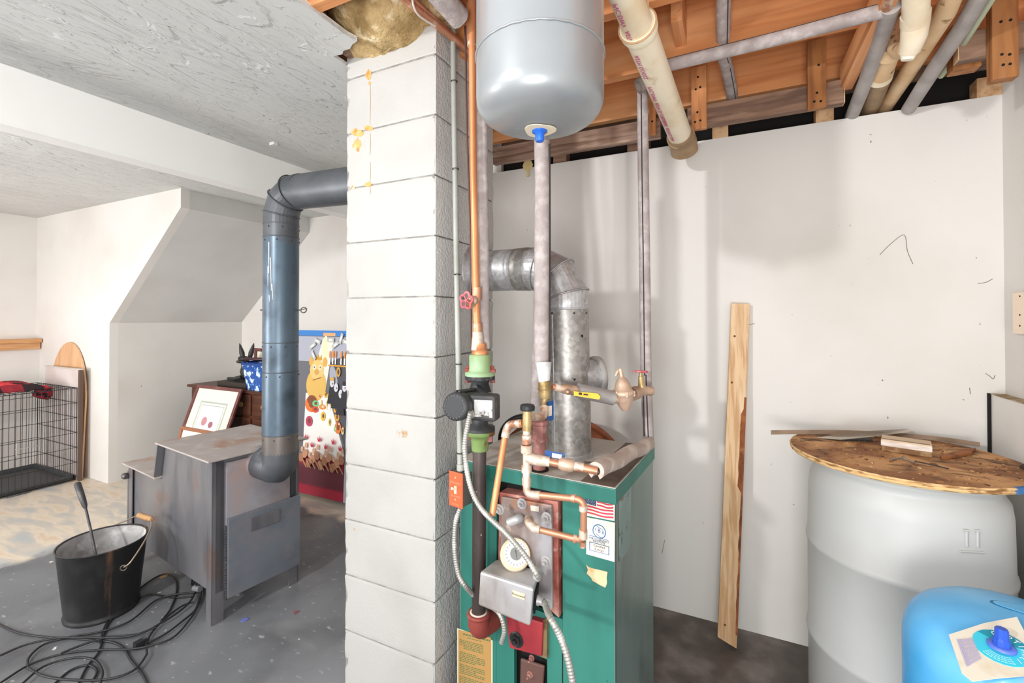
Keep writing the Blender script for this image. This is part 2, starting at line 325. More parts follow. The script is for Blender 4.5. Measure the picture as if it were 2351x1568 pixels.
# floor: dark painted concrete, worn, with a pale bare zone to the left
FLOORM = mat('worn painted concrete floor', s('727477'), .42, layers=[(s('85868a'), 1.6, .4, .65, (1, 1, 1), .5), (s('5f6064'), 3.2, .5, .7), (s('a09d98'), 2.3, .60, .74, (1, 1, 1), 1.0, 'N', .6), (s('a19f9d'), 18, .64, .72, (1, 2, 1)), (s('d8d4cd'), 26, .71, .725)],
             bumps=[(30, .08, .002)], spec=.3)
def floor_zone(m):
    nt = m.node_tree; N = nt.nodes; L = nt.links; b = N['Principled BSDF']
    src = b.inputs['Base Color'].links[0].from_socket
    geo = N.new('ShaderNodeNewGeometry'); sep = N.new('ShaderNodeSeparateXYZ'); L.new(geo.outputs['Position'], sep.inputs[0])
    nz = N.new('ShaderNodeTexNoise'); nz.inputs['Scale'].default_value = 5; nz.inputs['Detail'].default_value = 6; L.new(geo.outputs['Position'], nz.inputs['Vector'])
    def ma(op, a, b_):
        n = N.new('ShaderNodeMath'); n.operation = op
        for i, q in enumerate((a, b_)):
            if isinstance(q, (int, float)): n.inputs[i].default_value = q
            else: L.new(q, n.inputs[i])
        return n.outputs[0]
    wob = ma('MULTIPLY', ma('SUBTRACT', nz.outputs['Fac'], .5), .35)
    da = ma('SUBTRACT', ma('SUBTRACT', -3.55, sep.outputs['X']), 0)
    db = ma('SUBTRACT', sep.outputs['Y'], 2.27)
    dd = ma('ADD', ma('MAXIMUM', da, db), wob)
    mask = N.new('ShaderNodeMapRange'); mask.inputs['From Min'].default_value = -.03; mask.inputs['From Max'].default_value = .05; L.new(dd, mask.inputs['Value'])
    right = ma('LESS_THAN', sep.outputs['X'], -1.0); mk = ma('MULTIPLY', mask.outputs[0], right)
    pn = N.new('ShaderNodeTexNoise'); pn.inputs['Scale'].default_value = 3.5; pn.inputs['Detail'].default_value = 7; pn.inputs['Distortion'].default_value = .8
    mp = N.new('ShaderNodeMapping'); mp.inputs['Scale'].default_value = (1, 3, 1); L.new(geo.outputs['Position'], mp.inputs[0]); L.new(mp.outputs[0], pn.inputs['Vector'])
    cr_ = N.new('ShaderNodeValToRGB'); L.new(pn.outputs['Fac'], cr_.inputs[0]); e = cr_.color_ramp.elements
    e[0].position = .3; e[0].color = (*s('b3b7b8'), 1); e[1].position = .7; e[1].color = (*s('d3bba2'), 1)
    k = e.new(.45); k.color = (*s('c9bfb3'), 1); k = e.new(.55); k.color = (*s('dccfbe'), 1)
    mx = N.new('ShaderNodeMix'); mx.data_type = 'RGBA'; L.new(mk, mx.inputs['Factor']); L.new(src, mx.inputs['A']); L.new(cr_.outputs[0], mx.inputs['B'])
    # brown grimy floor in the boiler corner
    d2 = ma('ADD', ma('SUBTRACT', sep.outputs['X'], -1.0), wob)
    m2 = N.new('ShaderNodeMapRange'); m2.inputs['From Min'].default_value = -.1; m2.inputs['From Max'].default_value = .3; L.new(d2, m2.inputs['Value'])
    cb = N.new('ShaderNodeValToRGB'); p2 = N.new('ShaderNodeTexNoise'); p2.inputs['Scale'].default_value = 7; p2.inputs['Detail'].default_value = 8; L.new(geo.outputs['Position'], p2.inputs['Vector']); L.new(p2.outputs['Fac'], cb.inputs[0]); e = cb.color_ramp.elements
    e[0].position = .35; e[0].color = (*s('4f4a46'), 1); e[1].position = .7; e[1].color = (*s('857c76'), 1); k = e.new(.5); k.color = (*s('625954'), 1)
    mx2 = N.new('ShaderNodeMix'); mx2.data_type = 'RGBA'; L.new(m2.outputs[0], mx2.inputs['Factor']); L.new(mx.outputs['Result'], mx2.inputs['A']); L.new(cb.outputs[0], mx2.inputs['B'])
    # keep the pale paint chips over everything
    L.new(mx2.outputs['Result'], b.inputs['Base Color'])
floor_zone(FLOORM)
# ============================================================ the setting
ST = dict(kind='structure')
build(G().box2((-6.1, -1.6, -.1), (1.2, 3.2, 0)), 'floor', FLOORM, **ST)
build(G().box2((-1.29, 2.23, 0), (1.0, 2.33, 2.15)), 'wall_back', WHITE, **ST)
build(G().box2((-1.29, 2.33, 0), (-1.19, 3.06, 2.6)), 'wall_return', WHITE, **ST)
build(G().box2((.875, -.2, 0), (.975, 2.23, 2.33)), 'wall_right', WHITE, **ST)
t = build(G().box2((.835, .6, 0), (.875, 2.229, 1.075)), 'wall_right_ledge', WHITE, **ST)
build(G().box2((.833, .6, 1.075), (.875, 2.229, 1.078)), 'ledge_dust', mat('brown ledge dust', s('8d7656'), .95, layers=[(s('b8a68c'), 30, .4, .65)]), t)
build(G().box2((.826, 2.222, .02), (.8345, 2.2295, 1.078)), 'open_seam', DARK, t)
build(G().box2((-6.01, -1.6, 0), (-5.91, 1.94, 2.29)), 'wall_left', CREAMW, **ST)
build(G().box2((-5.91, -1.6, 0), (-5.83, 1.94, 1.085)), 'wall_left_ledge', CREAMW, **ST)
o = build(G().box2((-5.91, -1.6, 1.12), (-5.76, 1.93, 1.155)), 'trim_1', PINEO, **ST)
build(G().box2((-5.83, -1.6, 1.06), (-5.79, 1.93, 1.12)), 'apron', PINEO, o)
ys = 1.94
# wall beside the stair with its diagonal edge, then the sloping soffit behind it
build(G().prism([(-5.91, ys, 0), (-4.58, ys, 0), (-4.58, ys, 1.304), (-3.60, ys, 2.15), (-3.60, ys, 2.29), (-5.91, ys, 2.29)], (0, .06, 0)), 'wall_middle', CREAMW, **ST)
g = G(); y2 = 3.06
g.prism([(-4.58, ys+.06, 1.304), (-3.60, ys+.06, 2.15), (-3.60, ys+.06, 2.29), (-4.70, ys+.06, 2.29), (-4.70, ys+.06, 1.304)], (0, y2-ys-.06, 0))
build(g, 'stair_soffit', GREYW, **ST)  # greyer colour carries the shade of the down-facing slope
build(G().box2((-4.68, ys+.06, 0), (-4.58, y2, 1.304)), 'wall_under_stair', WHITE, **ST)
build(G().box2((-4.7, y2, 0), (-1.19, y2+.1, 2.29)), 'wall_far', CREAMW, **ST)
zc = 2.29
# drywall ceiling with its torn edge beside the chimney
pts = [(-6.1, -1.6), (-1.154, -1.6), (-1.154, .3), (-1.15, .8), (-1.154, 1.13), (-1.145, 1.165), (-1.175, 1.172), (-1.20, 1.187), (-1.23, 1.186), (-1.25, 1.20), (-1.29, 1.195), (-1.291, 1.26), (-1.291, 3.06), (-6.1, 3.06)]
ceil = build(G().prism([(x, y, zc) for x, y in pts], (0, 0, .013)), 'ceiling', CEIL, **ST)
build(G().prism([(x, y, zc+.0131) for x, y in pts[:-3]+[(-1.291, 1.2), (-6.1, 1.2)]], (0, 0, .004)), 'paper_backing', PAPER, ceil)
g = G(); c = on(628, 328, z=zc); g.box((c.x, c.y, zc-.006), (.018, .012, .008)); build(g, 'ceiling_hook_plate', GREYW, ceil)
bm = build(G().box2((-2.53, -1.6, 2.067), (-2.43, 3.06, zc)), 'ceiling_beam', BEAMW, **ST)
build(G().box2((-2.60, -1.6, 2.10), (-2.53, 3.06, zc)), 'beam_side_board', GREYW, bm)

# open joist ceiling over the boiler corner
zj, zs = 2.30, 2.535
sub = build(G().box2((-3.2, .75, zs), (1.2, 3.2, zs+.02)), 'ceiling_subfloor', WOODY, **ST)
def jpart(name, a, b, m, bev=.002): return build(G().box2(a, b), name, m, sub, bevel=bev)
for yj in (.98, 1.41, 1.80): jpart('joist', (-3.0 if yj < 1 else -1.28, yj, zj), (1.15, yj+.038, zs), WOODO)
jpart('joist', (-1.28, 2.18, zj), (1.15, 2.218, zs), WOODO)
jpart('rim_board', (-1.28, 2.34, 2.30), (1.15, 2.378, zs), WOODG)
build(G().box2((-1.28, 2.36, 2.10), (1.15, 2.40, 2.30)), 'gap_shade_sheet', DARK, sub)  # near-black sheet painted in for the shade of the gap over the wall
for px in (1560, 1880, 2300):
    c = on(px, 60, z=2.4); jpart('blocking', (c.x-.019, c.y-.1, 2.36), (c.x+.019, c.y+.1, 2.50), WOODY) if px == 1560 else None
# board running across the joists, bright underside
a = on(1977, 0, z=2.30); b = on(1925, 190, z=2.30)
jpart('cross_board', (b.x-.019, 1.30, 2.21), (b.x+.019, 2.10, 2.299), WOODY)
# weathered runner hung below the last joist, with cleats
def runner(px0, px1, ztop, y0, m=WOODG, zb=None, name='weathered_runner'):
    A = on(px0, 280, y=y0); B = on(px1, 280, y=y0)
    o = build(G().box2((A.x, y0, zb), (B.x, y0+.038, ztop)), name, m, sub, bevel=.002); return A.x, B.x
yr = 2.075
runner(1578, 1938, 2.245, yr, zb=2.155)
g = G(); A = on(1938, 230, y=yr); g.box2((A.x, yr+.001, 2.156), (A.x+.003, yr+.037, 2.244)); build(g, 'sawn_end', ENDG, sub)
runner(1130, 1515, 2.235, yr+.02, m=mat('pale weathered lumber', s('9b8070'), .75, layers=[(s('75594a'), 7, .42, .6, (.3, 4, 4), 1), (s('b9a08c'), 12, .55, .7, (.4, 3, 3)), (s('b97a4c'), 3, .58, .7)], bumps=[(50, .4, .001, (.2, 3, 3))]), zb=2.150)
def cleat(px0, px1, py0, py1, y0, m, t=.022, nails=()):
    A = on(px0, (py0+py1)/2, y=y0); B = on(px1, (py0+py1)/2, y=y0); z0 = on((px0+px1)/2, py1, y=y0).z; z1 = on((px0+px1)/2, py0, y=y0).z
    o = build(G().box2((A.x, y0, z0), (B.x, y0+t, min(z1, 2.53))), 'cleat', m, sub, bevel=.0015)
    g = G()
    for u, v_ in nails:
        g.lathe([(.0045, 0), (.0045, .0015)], (A.x+(B.x-A.x)*u, y0, z0+(min(z1, 2.53)-z0)*v_), (0, -1, 0), 8)
    if nails: build(g, 'nail_heads', DARK, o)
    return o
cleat(1587, 1622, 152, 296, yr-.024, WOODC, nails=[(.45, .83), (.3, .64), (.6, .66), (.4, .27), (.25, .12), (.6, .13)])
cleat(1854, 1897, 90, 248, yr-.024, WOODH, nails=[(.5, .22), (.35, .1), (.7, .09), (.6, .62)])
cleat(1490, 1505, 235, 308, yr-.01, WOODC, nails=[(.5, .4)])
# short offcut blocks resting on the wall top
def offcut(px0, px1, py0, py1, y0, m=ENDG, top=True, dep=.06):
    A = on(px0, py1, y=y0); B = on(px1, py1, y=y0); z1 = on(px0, py0, y=y0).z
    return build(G().box2((A.x, y0, 2.1505), (B.x, y0+dep, max(z1, 2.16))), 'spacer_block', m, sub, bevel=.002)
offcut(1635, 1672, 293, 318, 2.232); offcut(1873, 1915, 246, 282, 2.232); offcut(1440, 1490, 318, 345, 2.232, WOODG)
offcut(1270, 1300, 345, 368, 2.232, WOODG); offcut(2243, 2312, 180, 222, 2.232)
# right hand cluster: tall board, short beams
A = on(2278, 90, y=1.86); B = on(2340, 90, y=1.86)
o = build(G().box2((A.x, 1.86, on(2300, 180, y=1.86).z), (B.x, 1.898, 2.52)), 'upright_board', WOODH, sub, bevel=.002)
g = G()
for px, py in ((2298, 50), (2320, 46), (2300, 125), (2318, 125), (2303, 149), (2319, 147)):
    c = on(px, py, y=1.86); g.lathe([(.004, 0), (.004, .0015)], c, (0, -1, 0), 8)
build(g, 'nail_heads', DARK, o)
A = on(2203, 160, y=1.90); build(G().box2((A.x, 1.90, 2.16), (.874, 1.938, 2.245)), 'weathered_runner', WOODG, sub, bevel=.002)
build(G().box2((A.x-.003, 1.901, 2.161), (A.x, 1.937, 2.244)), 'sawn_end', ENDG, sub)
A = on(2188, 150, y=1.95); build(G().box2((A.x, 1.95, 2.152), (A.x+.07, 2.0, 2.30)), 'spacer_block', WOODH, sub, bevel=.002)
# mineral wool tufts: between joists above the chimney and by the right wall
def tuft(c, h, name, sd, m=WOOL):
    g = G(); c = V(c)
    g.ball(c, h, 26, 16)
    for i, p in enumerate(g.v):
        d = (p-c); n = noise.noise_vector(p*14+V((sd, 0, 0)))*.35 + noise.noise_vector(p*40)*.16
        g.v[i] = c + V((d.x*(1+n.x*.5), d.y*(1+n.y*.5), d.z*(1+n.z*.8))) + n*.012
    return build(g, name, m, None, kind='stuff', cat='insulation', label={0: 'brown mineral wool stuffed between joists above the chimney', 1: 'yellow foam tuft at the right wall beside the upright board'}[sd])
jpart('leak_filler_board', (-1.9, 1.17, 2.31), (-1.16, 1.205, 2.5), WOODG)  # added board that stops the bright world leaking through the ceiling gap
tuft((-1.10, 1.31, 2.40), (.24, .24, .12), 'mineral_wool', 0)
g = G()
for pl_ in (((2020, 585), (2045, 560), (2076, 539), (2083, 575), (2096, 606)), ((2245, 651), (2264, 648), (2279, 640)), ((2262, 857), (2272, 863), (2280, 870), (2285, 861)), ((1712, 746), (1733, 743)), ((2226, 890), (2228, 905)), ((1520, 1270), (1526, 1240))):
    q = [on(px, py, y=2.2293) for px, py in pl_]; g.tube(cr(q, 4), .0009, 4)
build(g, 'scuff_marks', mat('graphite scuff', s('6f675f'), .9), bpy.data.objects['wall_back'], kind='stuff')
tuft((.86, 1.60, 2.44), (.05, .08, .09), 'foam_tuft', 1)
jpart('blocking', (-1.278, 1.02, 2.31), (-1.24, 1.41, 2.50), WOODG)

# chimney of sixteen inch flue blocks
CX0, CX1, CY0, CY1 = -1.29, -.888, 1.26, 1.668
ch = thing('chimney', ((CX0+CX1)/2, (CY0+CY1)/2, 0), 'white painted concrete block chimney stack between stove and boiler', 'chimney')
build(G().box2((CX0+.005, CY0+.0024, 0), (CX1-.0075, CY1-.006, 2.30)), 'mortar_core', [MORTAR], ch)
for k in range(12):
    z0 = k*.203+.0028; z1 = min((k+1)*.203-.0028, 2.33)
    if k == 11: z0, z1 = 2.237, 2.335
    rnd = random.Random(k); g = G(); nx, nz_ = 14, 8
    # four faces as a fine grid so that the arrises are uneven
    def P_(u, v_):                          # u round the block 0..4, v up
        i = int(u) % 4; f = u-int(u)
        cs = [(CX0, CY0), (CX1, CY0), (CX1, CY1), (CX0, CY1)]; a_, b_ = cs[i], cs[(i+1) % 4]
        x = a_[0]+(b_[0]-a_[0])*f; y = a_[1]+(b_[1]-a_[1])*f; z = z0+(z1-z0)*v_
        e = min(v_, 1-v_); edge = max(0, 1-e/.045)
        n1 = noise.noise(V((x*30, y*30, z*30+k*9))); n2 = noise.noise(V((x*70, y*70, z*70)))
        fr_ = u < 1 or u >= 3 or u == 1; cut = (edge*(.0008+.0012*max(0, n1)) if fr_ else edge*(.0015+.004*max(0, n1))) + n2*(.0003 if fr_ else .0010)
        cx, cy = (CX0+CX1)/2, (CY0+CY1)/2
        z += (n1*(.0008 if fr_ else .0030) if e == 0 else 0)
        cc = min(f, 1-f)
        rr = .002*(1 if cc < .001 else 0)*(1+n2*1.5)
        dx, dy = cx-x, cy-y
        q = V((dx, dy, 0)).normalized()
        return V((x, y, z)) + V((math.copysign(cut+rr, dx), math.copysign(cut+rr, dy), 0))
    us = [i+j/nx for i in range(4) for j in range(nx)]; vs_ = [0, .02, .05, .25, .4, .6, .75, .95, .98, 1]
    b0 = len(g.v)
    for v_ in vs_: g.v += [P_(u, v_) for u in us]
    n = len(us)
    for r in range(len(vs_)-1):
        for j in range(n):
            g.cur = 1 if (nx <= j < 2*nx) else 0
            j2 = (j+1) % n; g.face([r*n+j, r*n+j2, (r+1)*n+j2, (r+1)*n+j], False)
    g.cur = 0; g.face(list(range(n))[::-1]); g.face([(len(vs_)-1)*n+j for j in range(n)])
    build(g, 'block', [BLOCKF, BLOCKS], ch)

# peeled paint and a hairline crack on the front of the chimney
PEEL = mat('peeled tan block', s('d2a468'), .9, layers=[(s('b98648'), 40, .45, .6), (s('e6d4b4'), 25, .58, .68)])
rp_ = random.Random(11)
for px, py, rx, ry in ((846, 172, 7, 13), (846, 295, 12, 7), (820, 305, 14, 10), (820, 332, 10, 17), (846, 424, 9, 7), (811, 431, 5, 5), (849, 191, 3, 5)):
    g = G(); q = []
    for k in range(18):
        a = 2*math.pi*k/18; f = rp_.uniform(.65, 1.15); q.append(on(px+rx*f*math.cos(a), py+ry*f*math.sin(a), y=CY0+.0003))
    g.prism(q, (0, -.0009, 0)); build(g, 'peeled_patch', PEEL, ch)
g = G()
for y0_, y1_ in ((190, 285), (306, 356), (372, 420), (432, 446)):
    g.tube([on(850, y0_, y=CY0), on(850.5, (y0_+y1_)/2, y=CY0-.0003), on(849.5, y1_, y=CY0)], .0011, 4)
build(g, 'hairline_crack', mat('tan crack', s('b59468'), .9), ch, kind='stuff')
# ============================================================ left room: stove
SO = V((-2.057, 1.244, 0)); ang = math.radians(7.4)
SU = V((math.sin(ang), math.cos(ang), 0)); SV = V((-math.cos(ang), math.sin(ang), 0)); Z = V((0, 0, 1))
def SP(u, v_, z): return SO + SU*u + SV*v_ + Z*z
stove = thing('wood_stove', SP(.2, .5, 0), 'black steel step-top wood stove on legs beside the white chimney', 'stove')
def sb(g, u0, u1, v0, v1, z0, z1):
    return g.box(SP((u0+u1)/2, (v0+v1)/2, (z0+z1)/2), ((u1-u0)/2, (v1-v0)/2, (z1-z0)/2), (SU, SV, Z))
UL, VL = .405, 1.0
# body side profile, stepped
prof = [(.0, .13), (.96, .13), (.96, .535), (.56, .535), (.52, .715), (.0, .715)]
g = G(); g.prism([SP(.012, v_, z) for v_, z in prof], SU*(UL-.024)); build(g, 'firebox', STOVE, stove, bevel=.003)
def plate(name, pts, m, th=.008):
    g = G(); g.prism([SP(*p) for p in pts], Z*th); return build(g, name, m, stove, bevel=.0015)
plate('upper_top_plate', [(-.03, -.03, .722), (-.03, .53, .722), (UL+.03, .53, .722), (UL+.03, -.03, .722)], STOVET)
plate('lower_top_plate', [(-.02, .56, .538), (-.02, 1.0, .538), (UL+.02, 1.0, .538), (UL+.02, .56, .538)], STOVET)
g = G(); g.prism([SP(-.02, .53, .722), SP(-.02, .575, .546), SP(-.02, .567, .543), SP(-.02, .52, .722)], SU*(UL+.04)); build(g, 'step_plate', STOVE, stove)
for (u, v_) in ((0, 0), (UL, 0), (0, .965), (UL, .965)):
    g = G(); zt = .715 if v_ == 0 else .53; w_ = .05
    su = 1 if u == 0 else -1; sv = 1 if v_ == 0 else -1
    sb(g, *sorted((u, u+su*.006)), *sorted((v_, v_+sv*w_)), 0, zt); sb(g, *sorted((u, u+su*w_)), *sorted((v_, v_+sv*.006)), 0, zt)
    build(g, 'leg', STOVE, stove, bevel=.001)
g = G(); sb(g, .055, UL-.055, -.012, .0, .42, .70); build(g, 'rear_panel', STOVEL, stove)
g = G(); sb(g, .055, UL-.006, -.026, -.013, .10, .45); o = build(g, 'heat_shield', mat('blue grey steel shield', s('7e848d'), .40, .35, layers=[(s('6a6e77'), 4, .45, .7), (s('8a868c'), 7, .5, .7)]), stove, bevel=.002)
g = G(); sb(g, .15, .29, -.031, -.026, .36, .42); build(g, 'raised_patch', STOVE, o, bevel=.002)
g = G()
for i in range(26):
    c = SP(.053, -.012, .10+.012*i+random.uniform(-.003, .003))
    if i < 8 or random.random() < .6: g.ball(c, (.004, .004, .008), 6, 4)
build(g, 'weld_bead', IRON, stove)
g = G(); sb(g, .0, UL, .97, .985, .16, .50); o = build(g, 'front_door', STOVE, stove, bevel=.003)
g = G(); c = SP(-.012, .975, .475); g.lathe([(.010, -.02), (.016, -.012), (.018, 0), (.014, .014), (.004, .018)], c, -SV*-1, 12); build(g, 'door_knob', IRON, o)
# flue collar and pipe
R = .076; pc = V((-1.893, 1.452, 0)); zc_ = .665
cf = SP(.205, 0, zc_); cf = V((SP(.205, 0, 0).x, SP(.205, 0, 0).y, zc_))
axis = V((1, 0, 0))
pipe = thing('stove_pipe', (pc.x, pc.y, .57), 'blue-black steel stove pipe rising from the stove and turning into the chimney', 'stove pipe')
cf = V((-2.035, pc.y, zc_))
build(G().tube([cf+V((-.0, 0, 0)), cf+V((.06, 0, 0))], R*.97, 28), 'collar', STOVEL, pipe)
def gore(name, pts, m, r=R, seam=True):
    o = build(G().tube(pts, r, 32), name, m, pipe)
    return o
# lower elbow as three gores
e0 = cf+V((.03, 0, 0)); ctr = V((pc.x, pc.y, zc_))
bl = bend([cf+V((.025, 0, 0)), V((pc.x, pc.y, zc_-.012)), V((pc.x, pc.y, zc_+.072))], .10, 3)
build(G().tube(bl, R, 32), 'lower_elbow', STOVEPB, pipe)
zt_ = 1.90
secs = [(.73, .815, mat('bare steel pipe', s('77706c'), .35, .6, layers=[(s('8a6a58'), 5, .5, .7)]), 'bare_section'), (.815, 1.10, STOVEP, 'pipe_section'), (1.10, 1.235, STOVEP, 'pipe_section'), (1.235, 1.72, STOVEP, 'pipe_section'), (1.72, 1.78, STOVEPB, 'pipe_section')]
for i, (a, b, m, nm) in enumerate(secs):
    g = G(); rr = R*(1+.008*(i % 2)); g.tube([(pc.x, pc.y, a), (pc.x, pc.y, b)], rr, 36)
    o = build(g, nm, m, pipe)
    g = G(); g.torus((pc.x, pc.y, b), rr, .0022, (0, 0, 1), 36, 6)
    build(g, 'seam_bead', STOVEPB, o)
    g = G()
    for k in range(5):
        t_ = -2.6+k*.8+i*.3; g.ball((pc.x+rr*math.cos(t_), pc.y+rr*math.sin(t_), b-.018), .004, 8, 4)
    build(g, 'screws', IRON, o, kind='stuff')
g = G()                                             # white drip stain streak: dried run on the pipe
for k, (dx, z0, z1) in enumerate(((0, 1.69, 1.55), (.008, 1.62, 1.47), (-.004, 1.58, 1.49), (.016, 1.50, 1.43), (.004, 1.45, 1.42))):
    t_ = -1.35+dx/R*1.0
    g.tube([(pc.x+(R+.0008)*math.cos(t_), pc.y+(R+.0008)*math.sin(t_), z0), (pc.x+(R+.0008)*math.cos(t_+.06*(k % 2)), pc.y+(R+.0008)*math.sin(t_+.06*(k % 2)), z1)], [.003, .0012], 6)
build(g, 'lime_run', mat('white lime run', s('cfd3d6'), .8), pipe)
ub = [V((pc.x, pc.y, 1.775)), V((pc.x, pc.y, 1.83)), V((pc.x+.028, pc.y, 1.893)), V((pc.x+.085, pc.y, 1.925)), V((pc.x+.14, pc.y, 1.925))]
build(G().tube(ub, R*1.01, 32, smooth=False), 'upper_elbow', STOVEPB, pipe)
g = G()
for a, b in ((0, 1), (1, 2), (2, 3), (3, 4)):
    pass
for i in (1, 2, 3):
    tt = (ub[i+1]-ub[i-1]).normalized(); g.torus(ub[i], R*1.06, .003, tt, 32, 6)
build(g, 'elbow_seams', STOVEPB, pipe)
build(G().tube([(pc.x+.12, pc.y, 1.922), (CX0+.006, pc.y, 1.905)], R*1.02, 32), 'horizontal_section', STOVEPB, pipe)
g = G(); c = V((pc.x, pc.y, 1.385)); q = V((.9, .43, 0)).normalized()
g.tube([c-q*(R+.02), c-q*R], .003, 8); g.tube([c+q*R, c+q*(R+.018)], .003, 8)
g.torus(c+q*(R+.03), .013, .0025, V((.5, -.9, .3)), 16, 6); g.tube([c+q*(R+.016), c+q*(R+.045)+Z*.008], .002, 6)
build(g, 'damper_handle', IRON, pipe)

# ash bucket, poker
bc = V((-2.635, 1.10, 0)); rt_, rb_, hb_ = .165, .135, .318
bu = thing('ash_bucket', bc, 'black enamelled ash bucket with rust streaks standing beside the stove', 'bucket')
g = G(); n = 40
def ringp(r, z): return [bc+V((r*math.cos(2*math.pi*j/n), r*math.sin(2*math.pi*j/n)*.97, z)) for j in range(n)]
BLK = mat('black bucket enamel', s('2b2b2c'), .4, .25, layers=[(s('4b4a49'), 5, .5, .75), (s('7b5a46'), 7, .60, .72, (2, 2, .25)), (s('b8742f'), 2.2, .66, .72)], bumps=[(20, .08, .002)])
g.rings([ringp(rb_+.004, 0), ringp(rb_+.006, .012), ringp(rb_, .016), ringp(rb_+.002, .03), ringp(rt_, hb_-.006), ringp(rt_+.004, hb_-.002), ringp(rt_+.004, hb_+.002), ringp(rt_-.001, hb_+.002), ringp(rt_-.003, hb_-.008)], n, True, False)
g.poly(ringp(rb_+.004, 0)[::-1]); build(g, 'pail', BLK, bu)
g = G(); g.rings([ringp(rb_-.002, .02)[::-1], ringp(rt_-.0045, hb_-.003)[::-1]], n, True, False); g.poly(ringp(rb_-.002, .021)); build(g, 'zinc_lining', ASHM, bu)
g = G(); g.rings([ringp(.145, .16), [p+Z*(.012*noise.noise(p*20)) for p in ringp(.09, .185)], [p+Z*.01*noise.noise(p*30) for p in ringp(.03, .175)]], n, True, True); build(g, 'ash_heap', ASH, bu)
# bail handle with wooden grip, fallen over towards the stove
A = S(285, 1302, 1.99); Bq = bc+V((.02, .162, .27)); G1 = S(330, 1187, 2.23); G0 = S(312, 1185, 2.27)
hp = [A, S(300, 1290, 1.99), S(330, 1245, 2.06), S(346, 1212, 2.15), S(346, 1195, 2.2), G1, G0, S(290, 1195, 2.34), S(262, 1206, 2.40)]
bail = build(G().tube(cr(hp, 5), .0033, 8), 'bail_handle', mat('tarnished wire', s('a3927f'), .4, .6), bu)
g = G(); g.torus(A+V((-.004, 0, -.004)), .011, .003, V((.75, -.66, 0)), 14, 6); build(g, 'bail_eye', WL and mat('dark wire', s('6a5f55'), .4, .6), bu)
g = G(); P0 = S(348, 1192, 2.2); P1 = S(317, 1182, 2.27); dd = P1-P0
prf = [(.006, 0)]+[(.011+.003*(k % 2), .05+.9*k/10) for k in range(11)]+[(.006, 1)]
g.lathe([(r, h*dd.length) for r, h in prf], P0, dd, 12); build(g, 'wooden_grip', TWINE, bail)
pk = thing('ash_poker', S(216, 1265, 2.06), 'dull steel poker leaning inside the ash bucket', 'poker')
p0 = S(222, 1285, 2.08); p1 = S(208, 1215, 2.11); p2 = S(197, 1168, 2.14); p3 = S(177, 1108, 2.17)
build(G().tube([p0, p1, p2], [.006, .005, .005], 10), 'shaft', IRON, pk)
build(G().tube([p2, p2+(p3-p2)*.12, p2+(p3-p2)*.35, p2+(p3-p2)*.96, p3], [.005, .010, .0125, .0135, .009], 12), 'handle', IRON, pk)

# black cable coils on the floor
ck = [
 [(-20, 1425), (40, 1452), (110, 1463), (170, 1466), (215, 1470), (260, 1475), (285, 1490), (300, 1515), (325, 1545), (340, 1575)],
 [(-10, 1575), (70, 1525), (150, 1500), (230, 1492), (300, 1490), (345, 1482), (395, 1465), (430, 1430), (452, 1395), (462, 1360), (455, 1325), (440, 1345), (445, 1310)],
 [(45, 1575), (100, 1530), (170, 1510), (215, 1515), (235, 1540), (230, 1570)],
 [(120, 1575), (160, 1540), (200, 1527), (222, 1540), (212, 1565)],
 [(64, 1533), (66, 1510), (100, 1480), (160, 1462), (230, 1450), (300, 1425), (355, 1380), (400, 1365), (450, 1360)],
 [(64, 1533), (95, 1550), (150, 1560), (240, 1560), (305, 1540), (335, 1505), (336, 1490)],
 [(230, 1475), (240, 1440), (265, 1400), (310, 1360), (350, 1330), (380, 1318), (402, 1330), (405, 1360), (390, 1400), (370, 1425)],
 [(335, 1480), (350, 1450), (385, 1415), (420, 1390), (445, 1382)],
 [(140, 1500), (190, 1480), (250, 1462), (320, 1455), (370, 1430), (410, 1405), (437, 1380), (452, 1350)],
 [(180, 1570), (200, 1530), (225, 1500), (235, 1470), (250, 1430), (300, 1385), (345, 1365), (395, 1372), (440, 1370)],
 [(340, 1476), (380, 1455), (420, 1425), (448, 1400), (458, 1370)],
 [(0, 1505), (60, 1480), (130, 1465), (200, 1463), (290, 1462), (360, 1440)],
]
cb = thing('cable_coil', on(300, 1460, z=0), 'tangled coil of thin black cable on the floor in front of the stove', 'cable')
for i, c in enumerate(ck):
    pts_ = [on(px, min(py, 1640), z=.006+.006*(i % 3)) for px, py in c]
    build(G().tube(cr(pts_, 5), .0042, 7), 'cable_strand', CORD, cb)
T0 = on(452, 1352, z=.06)
tie = G().tube([T0+V((-.02, 0, .0)), T0+V((.02, .004, .004))], .014, 8); build(tie, 'tape_tie', mat('grey tape tie', s('77777a'), .7), cb)
for k, q in enumerate(((-.03, .02, .06), (-.02, -.01, .075), (.0, .02, .05), (.03, .0, .03))):
    build(G().tube(cr([T0, T0+V(q)*.6+V((0, 0, .01)), T0+V(q)], 4), .003, 6), 'loose_end', CORD, cb)
c = on(322, 1480, z=.01); build(G().box(c+Z*.006, (.012, .02, .012)), 'cable_clip', BLACKP, cb)

